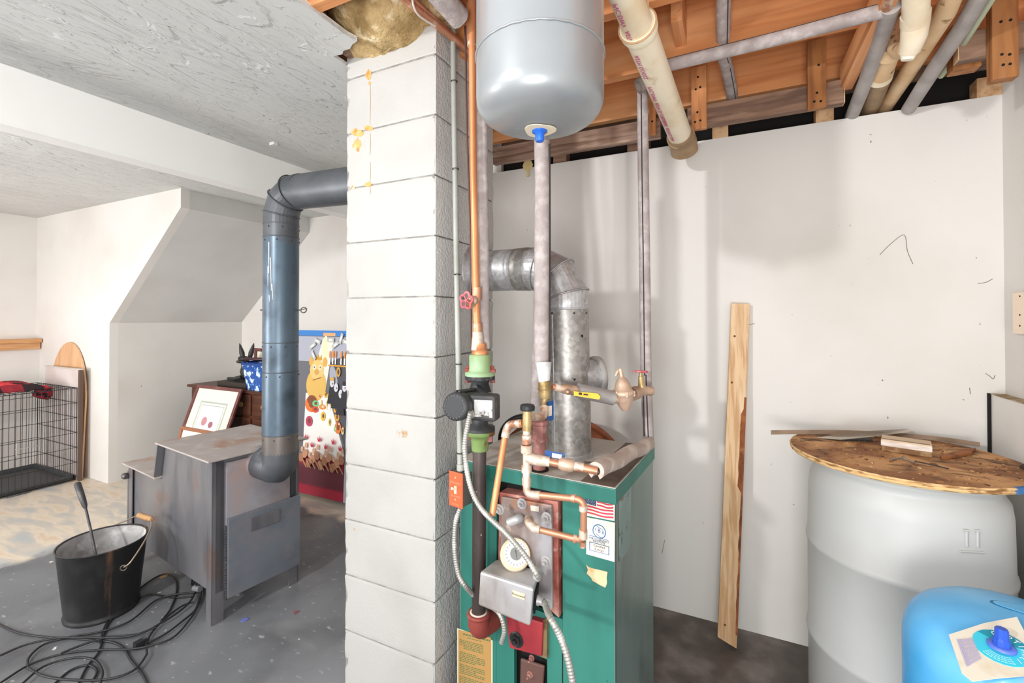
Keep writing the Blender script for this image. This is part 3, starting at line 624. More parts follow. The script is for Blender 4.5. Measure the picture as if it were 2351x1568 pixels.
# small floor debris
def chip(px, py, m, label, r=.015, cat='debris'):
    c = on(px, py, z=0); g = G(); k = 6
    g.prism([c+V((r*random.uniform(.6, 1.2)*math.cos(a), r*random.uniform(.6, 1.2)*math.sin(a), .0006)) for a in [2*math.pi*i/k for i in range(k)]], Z*.003)
    build(g, 'paint_chip', m, None, label=label, cat=cat)
chip(562, 1424, mat('blue scrap', s('6a74b8'), .6), 'small blue paper scrap on the dark floor right of the stove leg', .016)
chip(680, 1406, mat('dull red fleck', s('8a5358'), .7), 'small dull red fleck on the dark floor near the chimney', .013)
chip(377, 1322, mat('dry leaf', s('b08a5a'), .8), 'dry tan leaf scrap on the floor under the stove edge', .025)

# ------------------------------------------------------------ dog crate
cx0, cx1, cy0, cy1, cz = -5.62, -4.90, .64, 1.86, .765
cr_ = thing('dog_crate', ((cx0+cx1)/2, (cy0+cy1)/2, 0), 'large black wire dog crate with plastic tray at the left wall', 'dog crate')
def grid(name, o_, du, dv, nu, nv, r=.0018, rb=.003):
    g = G(); o_ = V(o_); du = V(du); dv = V(dv)
    for i in range(nu+1):
        g.tube([o_+du*i/nu, o_+du*i/nu+dv], rb if i in (0, nu) else r, 5)
    for i in range(nv+1):
        g.tube([o_+dv*i/nv, o_+dv*i/nv+du], rb if i in (0, nv) else r*1.2, 5)
    return build(g, name, WIRE, cr_)
grid('front_panel', (cx1, cy0, .03), (0, cy1-cy0, 0), (0, 0, cz-.03), 34, 6)
grid('back_panel', (cx0, cy0, .03), (0, cy1-cy0, 0), (0, 0, cz-.03), 34, 6)
grid('end_panel', (cx0, cy1, .03), (cx1-cx0, 0, 0), (0, 0, cz-.03), 20, 6)
grid('end_panel', (cx0, cy0, .03), (cx1-cx0, 0, 0), (0, 0, cz-.03), 20, 6)
grid('top_panel', (cx0, cy0, cz), (cx1-cx0, 0, 0), (0, cy1-cy0, 0), 8, 24)
grid('bottom_panel', (cx0, cy0, .012), (cx1-cx0, 0, 0), (0, cy1-cy0, 0), 8, 10)
g = G(); g.box2((cx0+.01, cy0+.01, .014), (cx1-.01, cy1-.01, .02))
for a, b in (((cx0+.01, cy0+.01), (cx1-.01, cy0+.02)), ((cx0+.01, cy1-.02), (cx1-.01, cy1-.01)), ((cx0+.01, cy0+.01), (cx0+.02, cy1-.01)), ((cx1-.02, cy0+.01), (cx1-.01, cy1-.01))):
    g.box2((*a, .014), (*b, .05))
build(g, 'tray', TRAY, cr_, bevel=.003)
g = G(); g.tube([(cx1+.004, 1.45, .02), (cx1+.012, 1.46, .0), (cx1+.012, 1.58, .004), (cx1+.004, 1.6, .02)], .0025, 6); build(g, 'tray_latch', WIRE, cr_)
g = G(); g.tube(bend([(cx1+.006, 1.50, .35), (cx1+.02, 1.50, .35), (cx1+.02, 1.62, .35), (cx1+.006, 1.62, .35)], .01, 3), .003, 6); g.tube([(cx1+.02, 1.5, .30), (cx1+.02, 1.5, .40)], .004, 6); build(g, 'door_latch', STEEL, cr_)
# buffalo check fleece on the crate, one corner sagging inside
g = G(); nu, nv = 40, 34
def blk(i, j):
    x = -5.6+.62*i/nu; y = .75+1.0*j/nv; e = min(i, nu-i, j, nv-j)/4
    z = cz+.016+.04*min(1, e)+.012*noise.noise(V((x*9, y*9, 0)))+.01*noise.noise(V((x*22, y*22, 3)))
    x += .012*noise.noise(V((y*8, 5, 1)))*(1 if i == nu else 0); 
    return V((x, y, max(z, cz+.006)))
gridp = [[blk(i, j) for j in range(nv+1)] for i in range(nu+1)]
for i in range(nu):
    for j in range(nv):
        a_, b_ = (i//5) % 2, (j//4) % 2
        g.c = s('d8333c') if a_+b_ == 0 else (s('2a1c20') if a_+b_ == 2 else s('8d2430'))
        if a_+b_ == 0: g.c = s('e23b42')
        g.poly([gridp[i][j], gridp[i+1][j], gridp[i+1][j+1], gridp[i][j+1]], True)
        g.poly([p-Z*.006 for p in (gridp[i][j], gridp[i][j+1], gridp[i+1][j+1], gridp[i+1][j])], True)
build(g, 'fleece_blanket', CLOTHR, None, attr=True, label='red and black checked fleece blanket spread on the crate top', cat='blanket')
g = G(); c = S(112, 912, 4.05); c.z = cz-.075
g.ball(c, (.10, .10, .055), 20, 10)
for i, p in enumerate(g.v): g.v[i] = p+noise.noise_vector(p*16)*.02
for i in range(len(g.f)): g.col[i] = s('9d2a38') if (i//3) % 2 else s('33161d')
build(g, 'folded_fleece', CLOTHR, None, attr=True, label='dark red checked cloth bundle hanging under the crate top corner', cat='blanket')

# round-topped maple table leaf against the wall, white boxed panel in front of it
g = G(); X0, X1 = -5.55, -4.885; xm = (X0+X1)/2; hh = 1.135
pts_ = [(X0, .0), (X1, .0)]+[(xm+(X1-xm)*math.cos(a)*1.0, .62+(hh-.62)*math.sin(a)) for a in [math.pi*k/20 for k in range(21)]]
def lean(x, z, y0=1.885, y1=1.925): return V((x, y0+(y1-y0)*z/hh, z+.001))
g.prism([lean(x, z) for x, z in pts_], (0, .012, 0)); tl = build(g, 'table_leaf', OAKV, None, label='round-topped maple table leaf leaning on the wall behind the crate', cat='table leaf')
g = G(); xa = on(108, 900, y=1.88).x; xb = on(186, 900, y=1.87).x
g.box2((xa, 1.868, .001), (xb-.03, 1.882, .915)); pb = build(g, 'panel_board', mat('pale pinkish card', s('d9cfcb'), .7, layers=[(s('cbbdb8'), 3, .45, .6)]), None, label='tall pale panel with dark brown edge in front of the maple leaf', cat='panel')
build(G().box2((xb-.03, 1.862, .001), (xb, 1.884, .915)), 'edge_moulding', mat('grey brown moulding', s('5d4a40'), .5), pb)
build(G().box2((xa, 1.862, .915), (xb, 1.884, .925)), 'top_moulding', mat('dusty moulding', s('c9c0b8'), .6), pb)

# ------------------------------------------------------------ dresser group
dx0, dx1, dy0, dy1, dz = -4.37, -3.2, 2.43, 2.9, .755
dr = thing('dresser', ((dx0+dx1)/2, (dy0+dy1)/2, 0), 'dark mahogany dresser with brass ring pulls behind the stove', 'dresser')
build(G().box2((dx0+.02, dy0+.015, .06), (dx1-.02, dy1, dz-.02)), 'carcass', DKWOOD, dr, bevel=.003)
build(G().box2((dx0-.01, dy0-.01, dz-.022), (dx1+.01, dy1, dz)), 'top', DKWOOD, dr, bevel=.004)
build(G().box2((dx0+.01, dy0+.01, 0), (dx1-.01, dy1, .06)), 'plinth', DKWOOD, dr)
for ci, (xa, xb) in enumerate(((dx0+.05, dx0+.30), (dx0+.33, dx0+.58), (dx0+.61, dx0+.84), (dx0+.87, dx1-.05))):
    for ri, (za, zb) in enumerate(((.10, .33), (.35, .53), (.55, .72))):
        o = build(G().box2((xa, dy0+.002, za), (xb, dy0+.02, zb)), 'drawer', DKWOOD, dr, bevel=.004)
        g = G(); c = V(((xa+xb)/2, dy0-.002, (za+zb)/2)); g.lathe([(.024, 0), (.022, .003), (.006, .004), (.006, .008), (.010, .014), (.002, .017)], c+V((0, .004, 0)), (0, -1, 0), 16)
        g.torus(c+V((0, -.004, -.004)), .016, .0025, (0, -1, 0), 16, 5); build(g, 'ring_pull', BRASS, o)
# blue floral bin on the dresser
c = V((-3.53, 2.54, dz)); g = G(); n = 28
def oval(cx, cy, a, b, z): return [V((cx+a*math.copysign(abs(math.cos(t))**.7, math.cos(t)), cy+b*math.copysign(abs(math.sin(t))**.7, math.sin(t)), z)) for t in [2*math.pi*j/n for j in range(n)]]
FLORAL = mat('blue floral fabric', s('24509c'), .7, layers=[(s('cfe3f2'), 22, .52, .56), (s('6f9fd4'), 34, .6, .64)])
fb = thing('fabric_bin', c, 'blue and white floral fabric bin on the dresser top', 'bin')
g.rings([oval(c.x, c.y, .13, .085, dz), oval(c.x, c.y, .175, .115, dz+.215), oval(c.x, c.y, .168, .108, dz+.215), oval(c.x, c.y, .125, .08, dz+.01)], n, True, True); build(g, 'bin_body', FLORAL, fb)
g = G(); g.rings([oval(c.x, c.y, .178, .118, dz+.205), oval(c.x, c.y, .180, .120, dz+.225), oval(c.x, c.y, .166, .106, dz+.225)], n, True, False); build(g, 'rim_binding', mat('navy binding', s('1f3f86'), .7), fb)
# dog statue on a plinth, ears up
sc_ = S(536, 850, 3.74); sx, sy = sc_.x-.10, 2.56
bk = build(G().box2((sx-.25, sy-.09, dz), (sx+.13, sy+.09, dz+.045)), 'wooden_plinth', mat('black edge board', s('3a332d'), .6), None, bevel=.004, label='flat dark wooden board on the dresser under the dog figure', cat='board')
dg_ = thing('dog_figure', (sx, sy, dz+.045), 'black carved pointed-ear dog figure lying on a board on the dresser', 'figurine')
zb = dz+.045
g = G(); g.tube([(sx-.19, sy-.03, zb+.018), (sx-.1, sy-.03, zb+.02), (sx-.02, sy-.02, zb+.04)], [.014, .016, .02], 10); g.tube([(sx-.18, sy+.03, zb+.018), (sx-.05, sy+.03, zb+.02)], [.014, .018], 10)
build(g, 'forelegs', STATUE, dg_)
g = G(); g.tube(cr([(sx+.17, sy, zb+.05), (sx+.10, sy, zb+.07), (sx+.02, sy, zb+.075), (sx-.0, sy, zb+.12), (sx-.015, sy, zb+.16)], 4), [.03]*4+[.048]*4+[.05]*3+[.045, .04, .034, .03, .03, .03], 14)
build(g, 'body', STATUE, dg_)
hd = V((sx-.01, sy, zb+.185)); g = G(); g.ball(hd, (.042, .03, .034), 14, 8)
g.tube([hd+V((-.02, 0, -.004)), hd+V((-.07, 0, -.018)), hd+V((-.10, 0, -.022))], [.026, .016, .010], 12); g.ball(hd+V((-.10, 0, -.02)), .012, 8, 5)
build(g, 'head', STATUE, dg_)
for q in (-1, 1):
    g = G(); e0 = hd+V((.005 if q < 0 else .03, q*.022, .02)); e1 = e0+V((-.03 if q < 0 else .035, q*.012, .125))
    g.tube([e0, e0+(e1-e0)*.35, e0+(e1-e0)*.8, e1], [.016, .021, .010, .002], 10); build(g, 'ear', STATUE, dg_)
fl = thing('flashlight', S(560, 845, 3.62), 'dark metal flashlight lying across the floral bin rim', 'flashlight')
a, b = V((-3.76, 2.49, dz+.247)), V((-3.50, 2.545, dz+.247)); dd = (b-a)
build(G().lathe([(.014, 0), (.0195, .005), (.0195, .045), (.014, .06)], a, dd, 16), 'lamp_head', BLACKP, fl)
build(G().lathe([(.0135, .055), (.0135, .25), (.011, .255)], a, dd, 14), 'barrel', mat('dark plum metal', s('4a3438'), .35, .5), fl)
# small picture leaning at the wall
def framed(name, tl_, tr_, br_, bl_, wf, mf, label, inner, prints=None, th=.02):
    tl_, tr_, br_, bl_ = map(V, (tl_, tr_, br_, bl_)); cen = (tl_+tr_+br_+bl_)/4
    ux = (tr_-tl_).normalized(); uy = (tl_-bl_).normalized(); nrm = ux.cross(uy).normalized()
    if nrm.dot(CAM-cen) < 0: nrm = -nrm
    W_ = (tr_-tl_).length; H_ = (tl_-bl_).length
    t_ = thing(name, (bl_+br_)/2, label, 'picture frame')
    def PP(u, v_, d=0): return bl_+ux*u+uy*v_+nrm*d
    for (u0, v0, u1, v1) in ((0, 0, W_, wf), (0, H_-wf, W_, H_), (0, wf, wf, H_-wf), (W_-wf, wf, W_, H_-wf)):
        g = G(); g.prism([PP(u0, v0), PP(u1, v0), PP(u1, v1), PP(u0, v1)], nrm*th); build(g, 'frame_rail', mf, t_, bevel=.004)
    g = G(); g.prism([PP(wf*.8, wf*.8, .004), PP(W_-wf*.8, wf*.8, .004), PP(W_-wf*.8, H_-wf*.8, .004), PP(wf*.8, H_-wf*.8, .004)], nrm*.004); build(g, 'mat_board', inner, t_)
    if prints:
        p = Print(PP(0, 0, .008), ux, uy); p.n = nrm; prints(p, W_, H_); build(p.g, 'print', PRINT, t_, attr=True)
    return t_
MATB = mat('cream mat board', s('f0ead8'), .7)
yb, yt = 2.16, 2.40
def flower(p, W_, H_):
    x0, x1, y0, y1 = W_*.20, W_*.80, H_*.22, H_*.84
    p.rect(x0, y0, x1, y1, s('b3bbb0')); p.rect(x0+.014, y0+.014, x1-.014, y1-.014, s('f3eddc')); p.rect(x0+.03, y0+.03, x1-.03, y1-.03, s('8d9490')); p.rect(x0+.034, y0+.034, x1-.034, y1-.034, s('f4efe4'))
    p.ell(W_*.42, H_*.64, .035, .036, s('c98d94')); p.ell(W_*.58, H_*.615, .028, .026, s('a86a78')); p.ell(W_*.5, H_*.49, .03, .03, s('c9a3a6'))
    for a in (0, .6, -.5): p.add([(W_*.47, H_*.38), (W_*.49, H_*.38), (W_*.48+a*.08, H_*.56), (W_*.47+a*.08, H_*.56)], s('6b7a62'))
    p.ell(W_*.33, H_*.47, .02, .012, s('a9b39a')); p.ell(W_*.64, H_*.45, .02, .012, s('a9b39a'), rot=.6)
tlp = on(458, 884, y=yt); trp = on(560, 893, y=yt); zt2 = (tlp.z+trp.z)/2
blx, brx = tlp.x-.055, trp.x-.055
framed('flower_print_frame', (tlp.x, yt, zt2), (trp.x, yt, zt2), (brx, yb, .002), (blx, yb, .002), .028, FRAMEM, 'mahogany frame with pink flower print leaning against the dresser', MATB, flower)
a = on(421, 978, y=1.98); b = on(505, 990, y=1.98)
framed('brown_frame', (a.x, 1.98, a.z), (b.x, 1.98, a.z), (b.x-.03, 1.86, .002), (a.x-.03, 1.86, .002), .024, FRAMEB, 'light brown picture frame leaning low behind the stove top', MATB)
a = on(583, 818, y=2.72); framed('small_frame', (a.x, 2.74, 1.07), (a.x+.30, 2.74, 1.07), (a.x+.36, 2.66, dz+.002), (a.x+.10, 2.66, dz+.002), .03, FRAMEM, 'small mahogany frame leaning at the wall behind the floral bin', MATB)

# painted panel against the far end, left of the chimney
yl = 2.43; pxl = on(640, 1145, y=yl).x; pxr = on(793, 1163, y=yl).x+.01; PW = .72; x1_ = pxr; x0_ = x1_-PW; PH = 1.23
ptg = thing('painting', ((x0_+x1_)/2, yl, 0), 'tall satirical painting of a gold pig and banquet table leaning beside chimney', 'painting')
uy = V((0, .14, 1)).normalized(); org = V((x0_, yl, .03))
g = G(); nn = V((1, 0, 0)).cross(uy); g.prism([org, org+V((PW, 0, 0)), org+V((PW, 0, 0))+uy*PH, org+uy*PH], -nn*.03); build(g, 'stretched_canvas', mat('canvas edge', s('c9ccd6'), .8), ptg)
p = Print(org+V((PW*.0, 0, 0)), V((PW, 0, 0)), uy*PH)
_ad = p.add
def _shift(pts, col): return _ad([(min(1, max(0, u-.16*v_*(1 if u > .3 else 0)-.045*(u > .3))), v_) for u, v_ in pts], col)
p.add = _shift
C_ = s
vis0 = 1-(.36/PW)                                     # visible strip is roughly u 0.45..1
p.rect(0, 0, 1, 1, C_('6a6970'))
p.rect(0, 0, 1, .22, C_('8d2a3a')); p.rect(0, .06, 1, .17, C_('6b2e3a')); p.rect(0, 0, 1, .05, C_('b02a42'))
p.rect(0, .80, 1, .96, C_('a9abb8')); p.add([(.44, .62), (.62, .95), (.78, .95), (.70, .66)], C_('e6e2d6')); p.ell(.66, .87, .04, .1, C_('f0e3b8'))
p.rect(0, .965, 1, 1, C_('3c7dc4')); p.rect(.62, .965, .80, .985, C_('d9a878'))
p.add([(.40, .60), (.74, .60), (.99, .27), (.98, .22), (.40, .22)], C_('f4f1ec'))
# dark right-hand sky
p.add([(.76, .58), (.74, .80), (1, .86), (1, .3)], C_('4d4c55')); p.ell(.80, .70, .05, .09, C_('a3a6b2'), rot=.5)
# gold figure
p.ell(.55, .655, .15, .10, C_('dcb25e'), 22); p.ell(.55, .75, .105, .065, C_('e6c277')); p.ell(.455, .80, .03, .028, C_('d9a94e')); p.ell(.665, .80, .035, .03, C_('d9a94e'))
p.add([(.50, .81), (.51, .845), (.535, .825), (.56, .85), (.585, .825), (.61, .845), (.62, .81)], C_('cf9a38'))
p.ell(.51, .765, .022, .016, C_('ece6d8')); p.ell(.60, .765, .022, .016, C_('ece6d8')); p.ell(.51, .765, .008, .007, C_('5b4a33')); p.ell(.60, .765, .008, .007, C_('5b4a33')); p.ell(.55, .735, .035, .018, C_('cf9f55')); p.add([(.50, .68), (.62, .70), (.62, .706), (.50, .686)], C_('8a5a2a'))
# food
for (u, v_, a_, b_, c_) in ((.50, .535, .10, .05, 'e07a3a'), (.50, .56, .07, .03, '8a4a2a'), (.56, .54, .05, .02, '6fc48a'), (.56, .505, .05, .02, 'd9503a'), (.66, .525, .05, .016, 'e58a3c'),
  (.62, .59, .012, .008, 'c73a52'), (.70, .60, .018, .02, 'd6a94a'), (.75, .595, .026, .018, 'e2b93c'), (.82, .56, .024, .018, 'd6b23a'), (.85, .52, .024, .02, 'e8a93a'), (.68, .47, .034, .028, 'ecc040'), (.88, .475, .036, .024, 'd9a03c'), (.48, .43, .05, .032, 'c4406a'), (.90, .415, .045, .036, 'e07a3a'), (.91, .435, .024, .014, '8a4030'), (.86, .405, .016, .014, '77c07a'), (.78, .44, .016, .022, 'e3c05a'), (.97, .40, .02, .022, 'e3c98a')):
    p.ell(u, v_, a_, b_, C_(c_)); p.ell(u+.004, v_+.002, a_*.45, b_*.5, C_('7a4a2c') if b_ > .017 else C_('e8d8b0'))
for u in (.65, .73, .78): p.ell(u, .55, .010, .018, C_('e3bd6a')); p.rect(u-.003, .51, u+.003, .54, C_('d9b765'))
# candles
for u in (.745, .79, .83, .91, .96): p.rect(u-.009, .79, u+.009, .83, C_('f4efe6')); p.ell(u, .85, .010, .024, C_('f08a2e'))
p.rect(.73, .777, 1, .786, C_('d99b2e')); p.ell(.88, .745, .03, .03, C_('cf9a3a')); p.ell(.88, .745, .015, .017, C_('4a4248'))
# flying sheets
for (u, v_, a_) in ((.48, .90, .5), (.55, .93, -.3), (.50, .84, -.9), (.82, .91, .5), (.97, .93, -.2), (.75, .94, 0), (.90, .95, 1.2)):
    cs, sn = math.cos(a_), math.sin(a_); q = [(-.05, -.018), (.05, -.018), (.05, .018), (-.05, .018)]
    p.add([(u+x*cs-y*sn, v_+(x*sn+y*cs)*.7) for x, y in q], C_('b9bbb8')); p.add([(u+.5*(x*cs-y*sn), v_+.5*(x*sn+y*cs)*.7) for x, y in q], C_('e3e3de'))
# guests
for (u, v_) in ((.80, .66), (.86, .635), (.93, .60), (.98, .64)):
    p.add([(u-.06, v_-.11), (u+.06, v_-.11), (u+.03, v_), (u-.03, v_)], C_('23232b')); p.ell(u, v_+.015, .03, .026, C_('cfd0d8')); p.ell(u+.01, v_+.012, .010, .006, C_('8a6a5a'))
p.ell(.80, .70, .03, .012, C_('d3a24a')); p.rect(.955, .665, 1, .69, C_('1c1a20'))
# crowd and raised hands
for k in range(11):
    u = .40+.058*k; v_ = .24+.03*math.sin(k*2.1); p.ell(u, v_-.03, .040, .026, C_('c99273') if k % 2 else C_('b07a5c'), rot=.3*math.sin(k)); p.ell(u+.01, v_+.02, .018, .018, C_('d9a98a'))
for k in range(6):
    u = .46+.10*k; v_ = .30+.02*math.cos(k*3)
    p.add([(u-.014, v_), (u+.014, v_), (u+.034, v_+.03), (u+.010, v_+.014), (u, v_+.038), (u-.010, v_+.014), (u-.034, v_+.03)], C_('c8304e'))
for k in range(9): u = .42+.065*k; p.add([(u, .20), (u+.07, .155), (u+.075, .165), (u+.01, .212)], C_('b98560'))
build(p.g, 'painted_scene', PRINT, ptg, attr=True)
# dark canvas edge behind it
g = G(); g.prism([(x1_-.3, yl+.16, .001), (x1_+.05, yl+.16, .001), (x1_+.05, yl+.30, 1.0), (x1_-.3, yl+.30, 1.0)], (0, .02, 0)); build(g, 'second_canvas', mat('dark blue cloth canvas', s('2c4358'), .8), None, label='dark blue backed canvas standing behind the banquet painting', cat='painting')
# ============================================================ boiler
BR = math.radians(4); B0 = V((-.300, 1.290, 0))
BA = V((math.cos(BR), -math.sin(BR), 0)); BN = V((-math.sin(BR), -math.cos(BR), 0)); BW, BD, BH = .535, .47, .87
def BP(s_, t, z): return B0 - BA*s_ + BN*t + Z*z           # s_ leftwards from right corner, t outwards
def FP(px, py, t=0): return hit(px, py, B0+BN*t, BN)
def FS(px, py, t=0):
    p = FP(px, py, t)-B0; return -p.dot(BA), p.z
bl_ = thing('boiler', BP(BW/2, -BD/2, 0), 'teal green cast iron boiler with corroded front plate and stickers', 'boiler')
def bb(g, s0, s1, t0, t1, z0, z1): return g.box(BP((s0+s1)/2, (t0+t1)/2, (z0+z1)/2), (abs(s1-s0)/2, abs(t1-t0)/2, abs(z1-z0)/2), (BA, BN, Z))
build(bb(G(), .004, BW-.004, -BD+.01, -.035, .0, BH-.05), 'boiler_core', DARK, bl_)
build(bb(G(), 0, .003, -BD, -.0, 0, BH-.04), 'side_jacket', TEALS, bl_)
build(bb(G(), BW-.003, BW, -BD, -.0, 0, BH-.04), 'side_jacket', TEALS, bl_)
build(bb(G(), 0, BW, -BD, -BD+.003, 0, BH-.04), 'rear_jacket', TEALS, bl_)
sL = FS(1140, 1200)[0]; sR = FS(1291, 1250)[0]; zT = FS(1215, 1110)[1]; zB = FS(1290, 1422)[1]
s0_, s1_ = FS(1256, 1530)[0], FS(1180, 1530)[0]; zO = FS(1220, 1500)[1]
g = G(); bb(g, .0, sR, -.02, 0, .0, BH-.045); build(g, 'front_jacket', TEAL, bl_, bevel=.002)
g = G(); bb(g, sL, BW, -.02, 0, .0, BH-.045); build(g, 'front_jacket', TEAL, bl_, bevel=.002)
g = G(); bb(g, sR, sL, -.02, -.001, zO, zB); bb(g, sR, s0_, -.02, -.001, 0, zO); bb(g, s1_, sL, -.02, -.001, 0, zO); build(g, 'front_jacket', TEAL, bl_)
g = G(); bb(g, sR, sL, -.02, -.001, zT, BH-.045); build(g, 'front_jacket', TEAL, bl_)
g = G(); bb(g, sR-.002, sR+.001, -.0005, .0008, 0, zO+.06); build(g, 'panel_seam', DARK, bl_)
# lid
g = G(); bb(g, -.006, BW+.006, -BD-.006, .008, BH-.045, BH); lid = build(g, 'top_cover', TEAL, bl_, bevel=.003)
g = G(); bb(g, -.004, BW+.004, -BD-.004, .006, BH, BH+.0025); build(g, 'dust_layer', DUSTY, lid)
g = G(); bb(g, .0, .10, -BD, .004, BH+.0026, BH+.0035); build(g, 'bare_rusty_strip', mat('brown bare top', s('6b5a50'), .6, .3, layers=[(s('8a7668'), 9, .5, .7)]), lid)
# corroded plate with bolts
TL_ = FP(1147, 1130, .0); 
def fpoly(pts, t): return [FP(px, py, t) for px, py in pts]
g = G(); g.prism(fpoly([(1146, 1130), (1281, 1152), (1283, 1420), (1143, 1290)], .012), -BN*.05); pb_ = build(g, 'rusted_rim_plate', mat('pinkish red iron rim', s('b5766a'), .6, .2, layers=[(s('8a4438'), 9, .45, .65), (s('cfa79a'), 24, .56, .7)], bumps=[(50, .4, .002)]), bl_, bevel=.003)
g = G(); g.prism(fpoly([(1150, 1140), (1266, 1160), (1268, 1400), (1148, 1290)], .024), -BN*.012); cp = build(g, 'access_plate', PLATE, bl_, bevel=.003)
def bolt(px, py, t, r=.011, parent=None, m=STEEL, name='bolt'):
    c = FP(px, py, t); g = G(); g.lathe([(r*1.5, 0), (r*1.5, .002)], c, BN, 16); g.lathe([(r, .002), (r, .010)], c, BN, 6, smooth=False); g.lathe([(r*.5, .010), (r*.45, .020)], c, BN, 10)
    return build(g, name, m, parent or bl_)
for px, py in ((1147, 1169), (1199, 1156), (1255, 1188), (1254, 1288), (1257, 1386)): bolt(px, py, .024)
g = G(); g.prism(fpoly([(1218, 1160), (1237, 1163), (1237, 1175), (1219, 1172)], .0245), BN*.0006); build(g, 'paper_tag', PAPER, cp)
# lower red plate, burner
g = G(); g.prism(fpoly([(1160, 1405), (1246, 1430), (1243, 1508), (1170, 1488)], .02), -BN*.03); rp = build(g, 'red_flange_plate', mat('red painted plate', s('a5383f'), .5, .1, layers=[(s('8a2a33'), 5, .45, .65), (s('b9804a'), 10, .62, .7)]), bl_, bevel=.003)
bolt(1186, 1468, .02, .016, m=BLACKP, name='black_plug'); bolt(1221, 1510, .02, .006, m=RUSTP)
g = G(); g.prism(fpoly([(1246, 1425), (1256, 1420), (1255, 1512), (1243, 1508)], .012), -BN*.03); build(g, 'rusty_edge', mat('flaking olive rust', s('7d6a48'), .8, layers=[(s('b98a52'), 16, .5, .6), (s('4a3526'), 22, .55, .65)]), bl_)
g = G(); g.prism([p for p in fpoly([(1194, 1512), (1250, 1530), (1244, 1600), (1192, 1600)], -.01)], -BN*.01); build(g, 'burner_flap', mat('dull rust flap', s('6d5049'), .6, .3), bl_, bevel=.008)
bolt(1217, 1548, -.01, .007, m=RUSTP)
# fittings on the plate
def tube(name, pts, r, m, parent, n=16, caps=True): return build(G().tube(pts, r, n, caps), name, m, parent)
a = FP(1190, 1193, .024)
tube('plugged_elbow', bend([FP(1194, 1190, .024), FP(1192, 1190, .05), FP(1168, 1200, .055)], .016, 4), .013, STEEL, bl_)
# temperature gauge
gc = FP(1180, 1276, .05); gx = ((CAM-gc).normalized()+RT*.22+Z*.22).normalized()
g = G(); g.lathe([(.010, -.02), (.03, 0), (.043, .006), (.0455, .012), (.0455, .028), (.042, .031)], gc, gx, 32); ga = build(g, 'gauge_case', mat('cream gauge case', s('d9c9ad'), .45, layers=[(s('c2a984'), 12, .5, .7)]), bl_)
g = G(); g.lathe([(.037, .0305), (.037, .032)], gc, gx, 28); build(g, 'gauge_face', mat('white dial', s('e3e2de'), .5), ga)
g = G(); g.lathe([(.018, .032), (.018, .0328)], gc, gx, 24); build(g, 'dial_centre', mat('grey dial', s('8a8a89'), .5), ga)
u_ = gx.orthogonal().normalized(); v__ = gx.cross(u_); g = G()
for k in range(20):
    a = 2*math.pi*k/20; d_ = u_*math.cos(a)+v__*math.sin(a); q = gx.cross(d_); c = gc+gx*.0322
    g.poly([c+d_*.027-q*.0006, c+d_*.033-q*.0006, c+d_*.033+q*.0006, c+d_*.027+q*.0006])
d_ = (u_*.5+v__*.8).normalized(); q = gx.cross(d_); c = gc+gx*.0335; g.poly([c-d_*.01-q*.001, c+d_*.028, c-d_*.01+q*.001])
build(g, 'dial_marks', INKD, ga)
# aquastat box: sloping cover, front face with name plate
def A3(px, py, t): return FP(px, py, t)
fr = [A3(1101, 1312, .135), A3(1225, 1352, .135), A3(1217, 1440, .135), A3(1097, 1390, .135)]
tr = [A3(1140, 1283, .04), A3(1238, 1308, .04)]
w0 = fr[1]-fr[0]
g = G(); bR = A3(1240, 1400, .04); bL = A3(1140, 1360, .04)
V_ = [fr[0], fr[1], fr[2], fr[3], tr[0], tr[1], tr[1]+(fr[2]-fr[1]), tr[0]+(fr[3]-fr[0])]
g.v = list(V_)
for f in ((3, 2, 1, 0), (0, 1, 5, 4), (4, 5, 6, 7), (7, 6, 2, 3), (0, 4, 7, 3), (1, 2, 6, 5)): g.face(list(f)[::-1])
nrm = (fr[1]-fr[0]).cross(fr[0]-fr[3])
aq = build(g, 'aquastat_cover', STEEL, bl_, bevel=.007)
ux = (fr[1]-fr[0]).normalized(); uy = (fr[0]-fr[3]).normalized(); nn = ux.cross(uy).normalized()
if nn.dot(BN) < 0: nn = -nn
pc_ = fr[0]+ux*(w0.length*.75)-uy*.030+nn*.001
g = G(); g.box(pc_, (.020, .0085, .0012), (ux, uy, nn)); npl = build(g, 'name_plate', mat('cream name plate', s('e6d2b0'), .5), aq, bevel=.001)
text('Honeywell', .0095, pc_+nn*.0016-uy*.003, ux, uy, INKD, npl)
sd = (V_[5]-V_[1]).normalized()
g = G(); m0 = (V_[1]+V_[2]+V_[5]+V_[6])/4; sn_ = ux
g.box(m0+sn_*.004, (.026, .030, .003), (sd, uy, sn_)); build(g, 'dark_side_opening', DARK, aq)
g = G(); g.lathe([(.014, 0), (.014, .008), (.011, .010), (.011, .022)], m0+sn_*.007-uy*.005, sn_, 14); build(g, 'cable_connector', STEEL, aq)
g = G(); cc = V_[5]*.6+V_[1]*.4+Z*.004; g.lathe([(.012, -.01), (.012, .014), (.009, .02)], cc, V((.1, 0, 1)), 14); build(g, 'cable_connector', STEEL, aq)
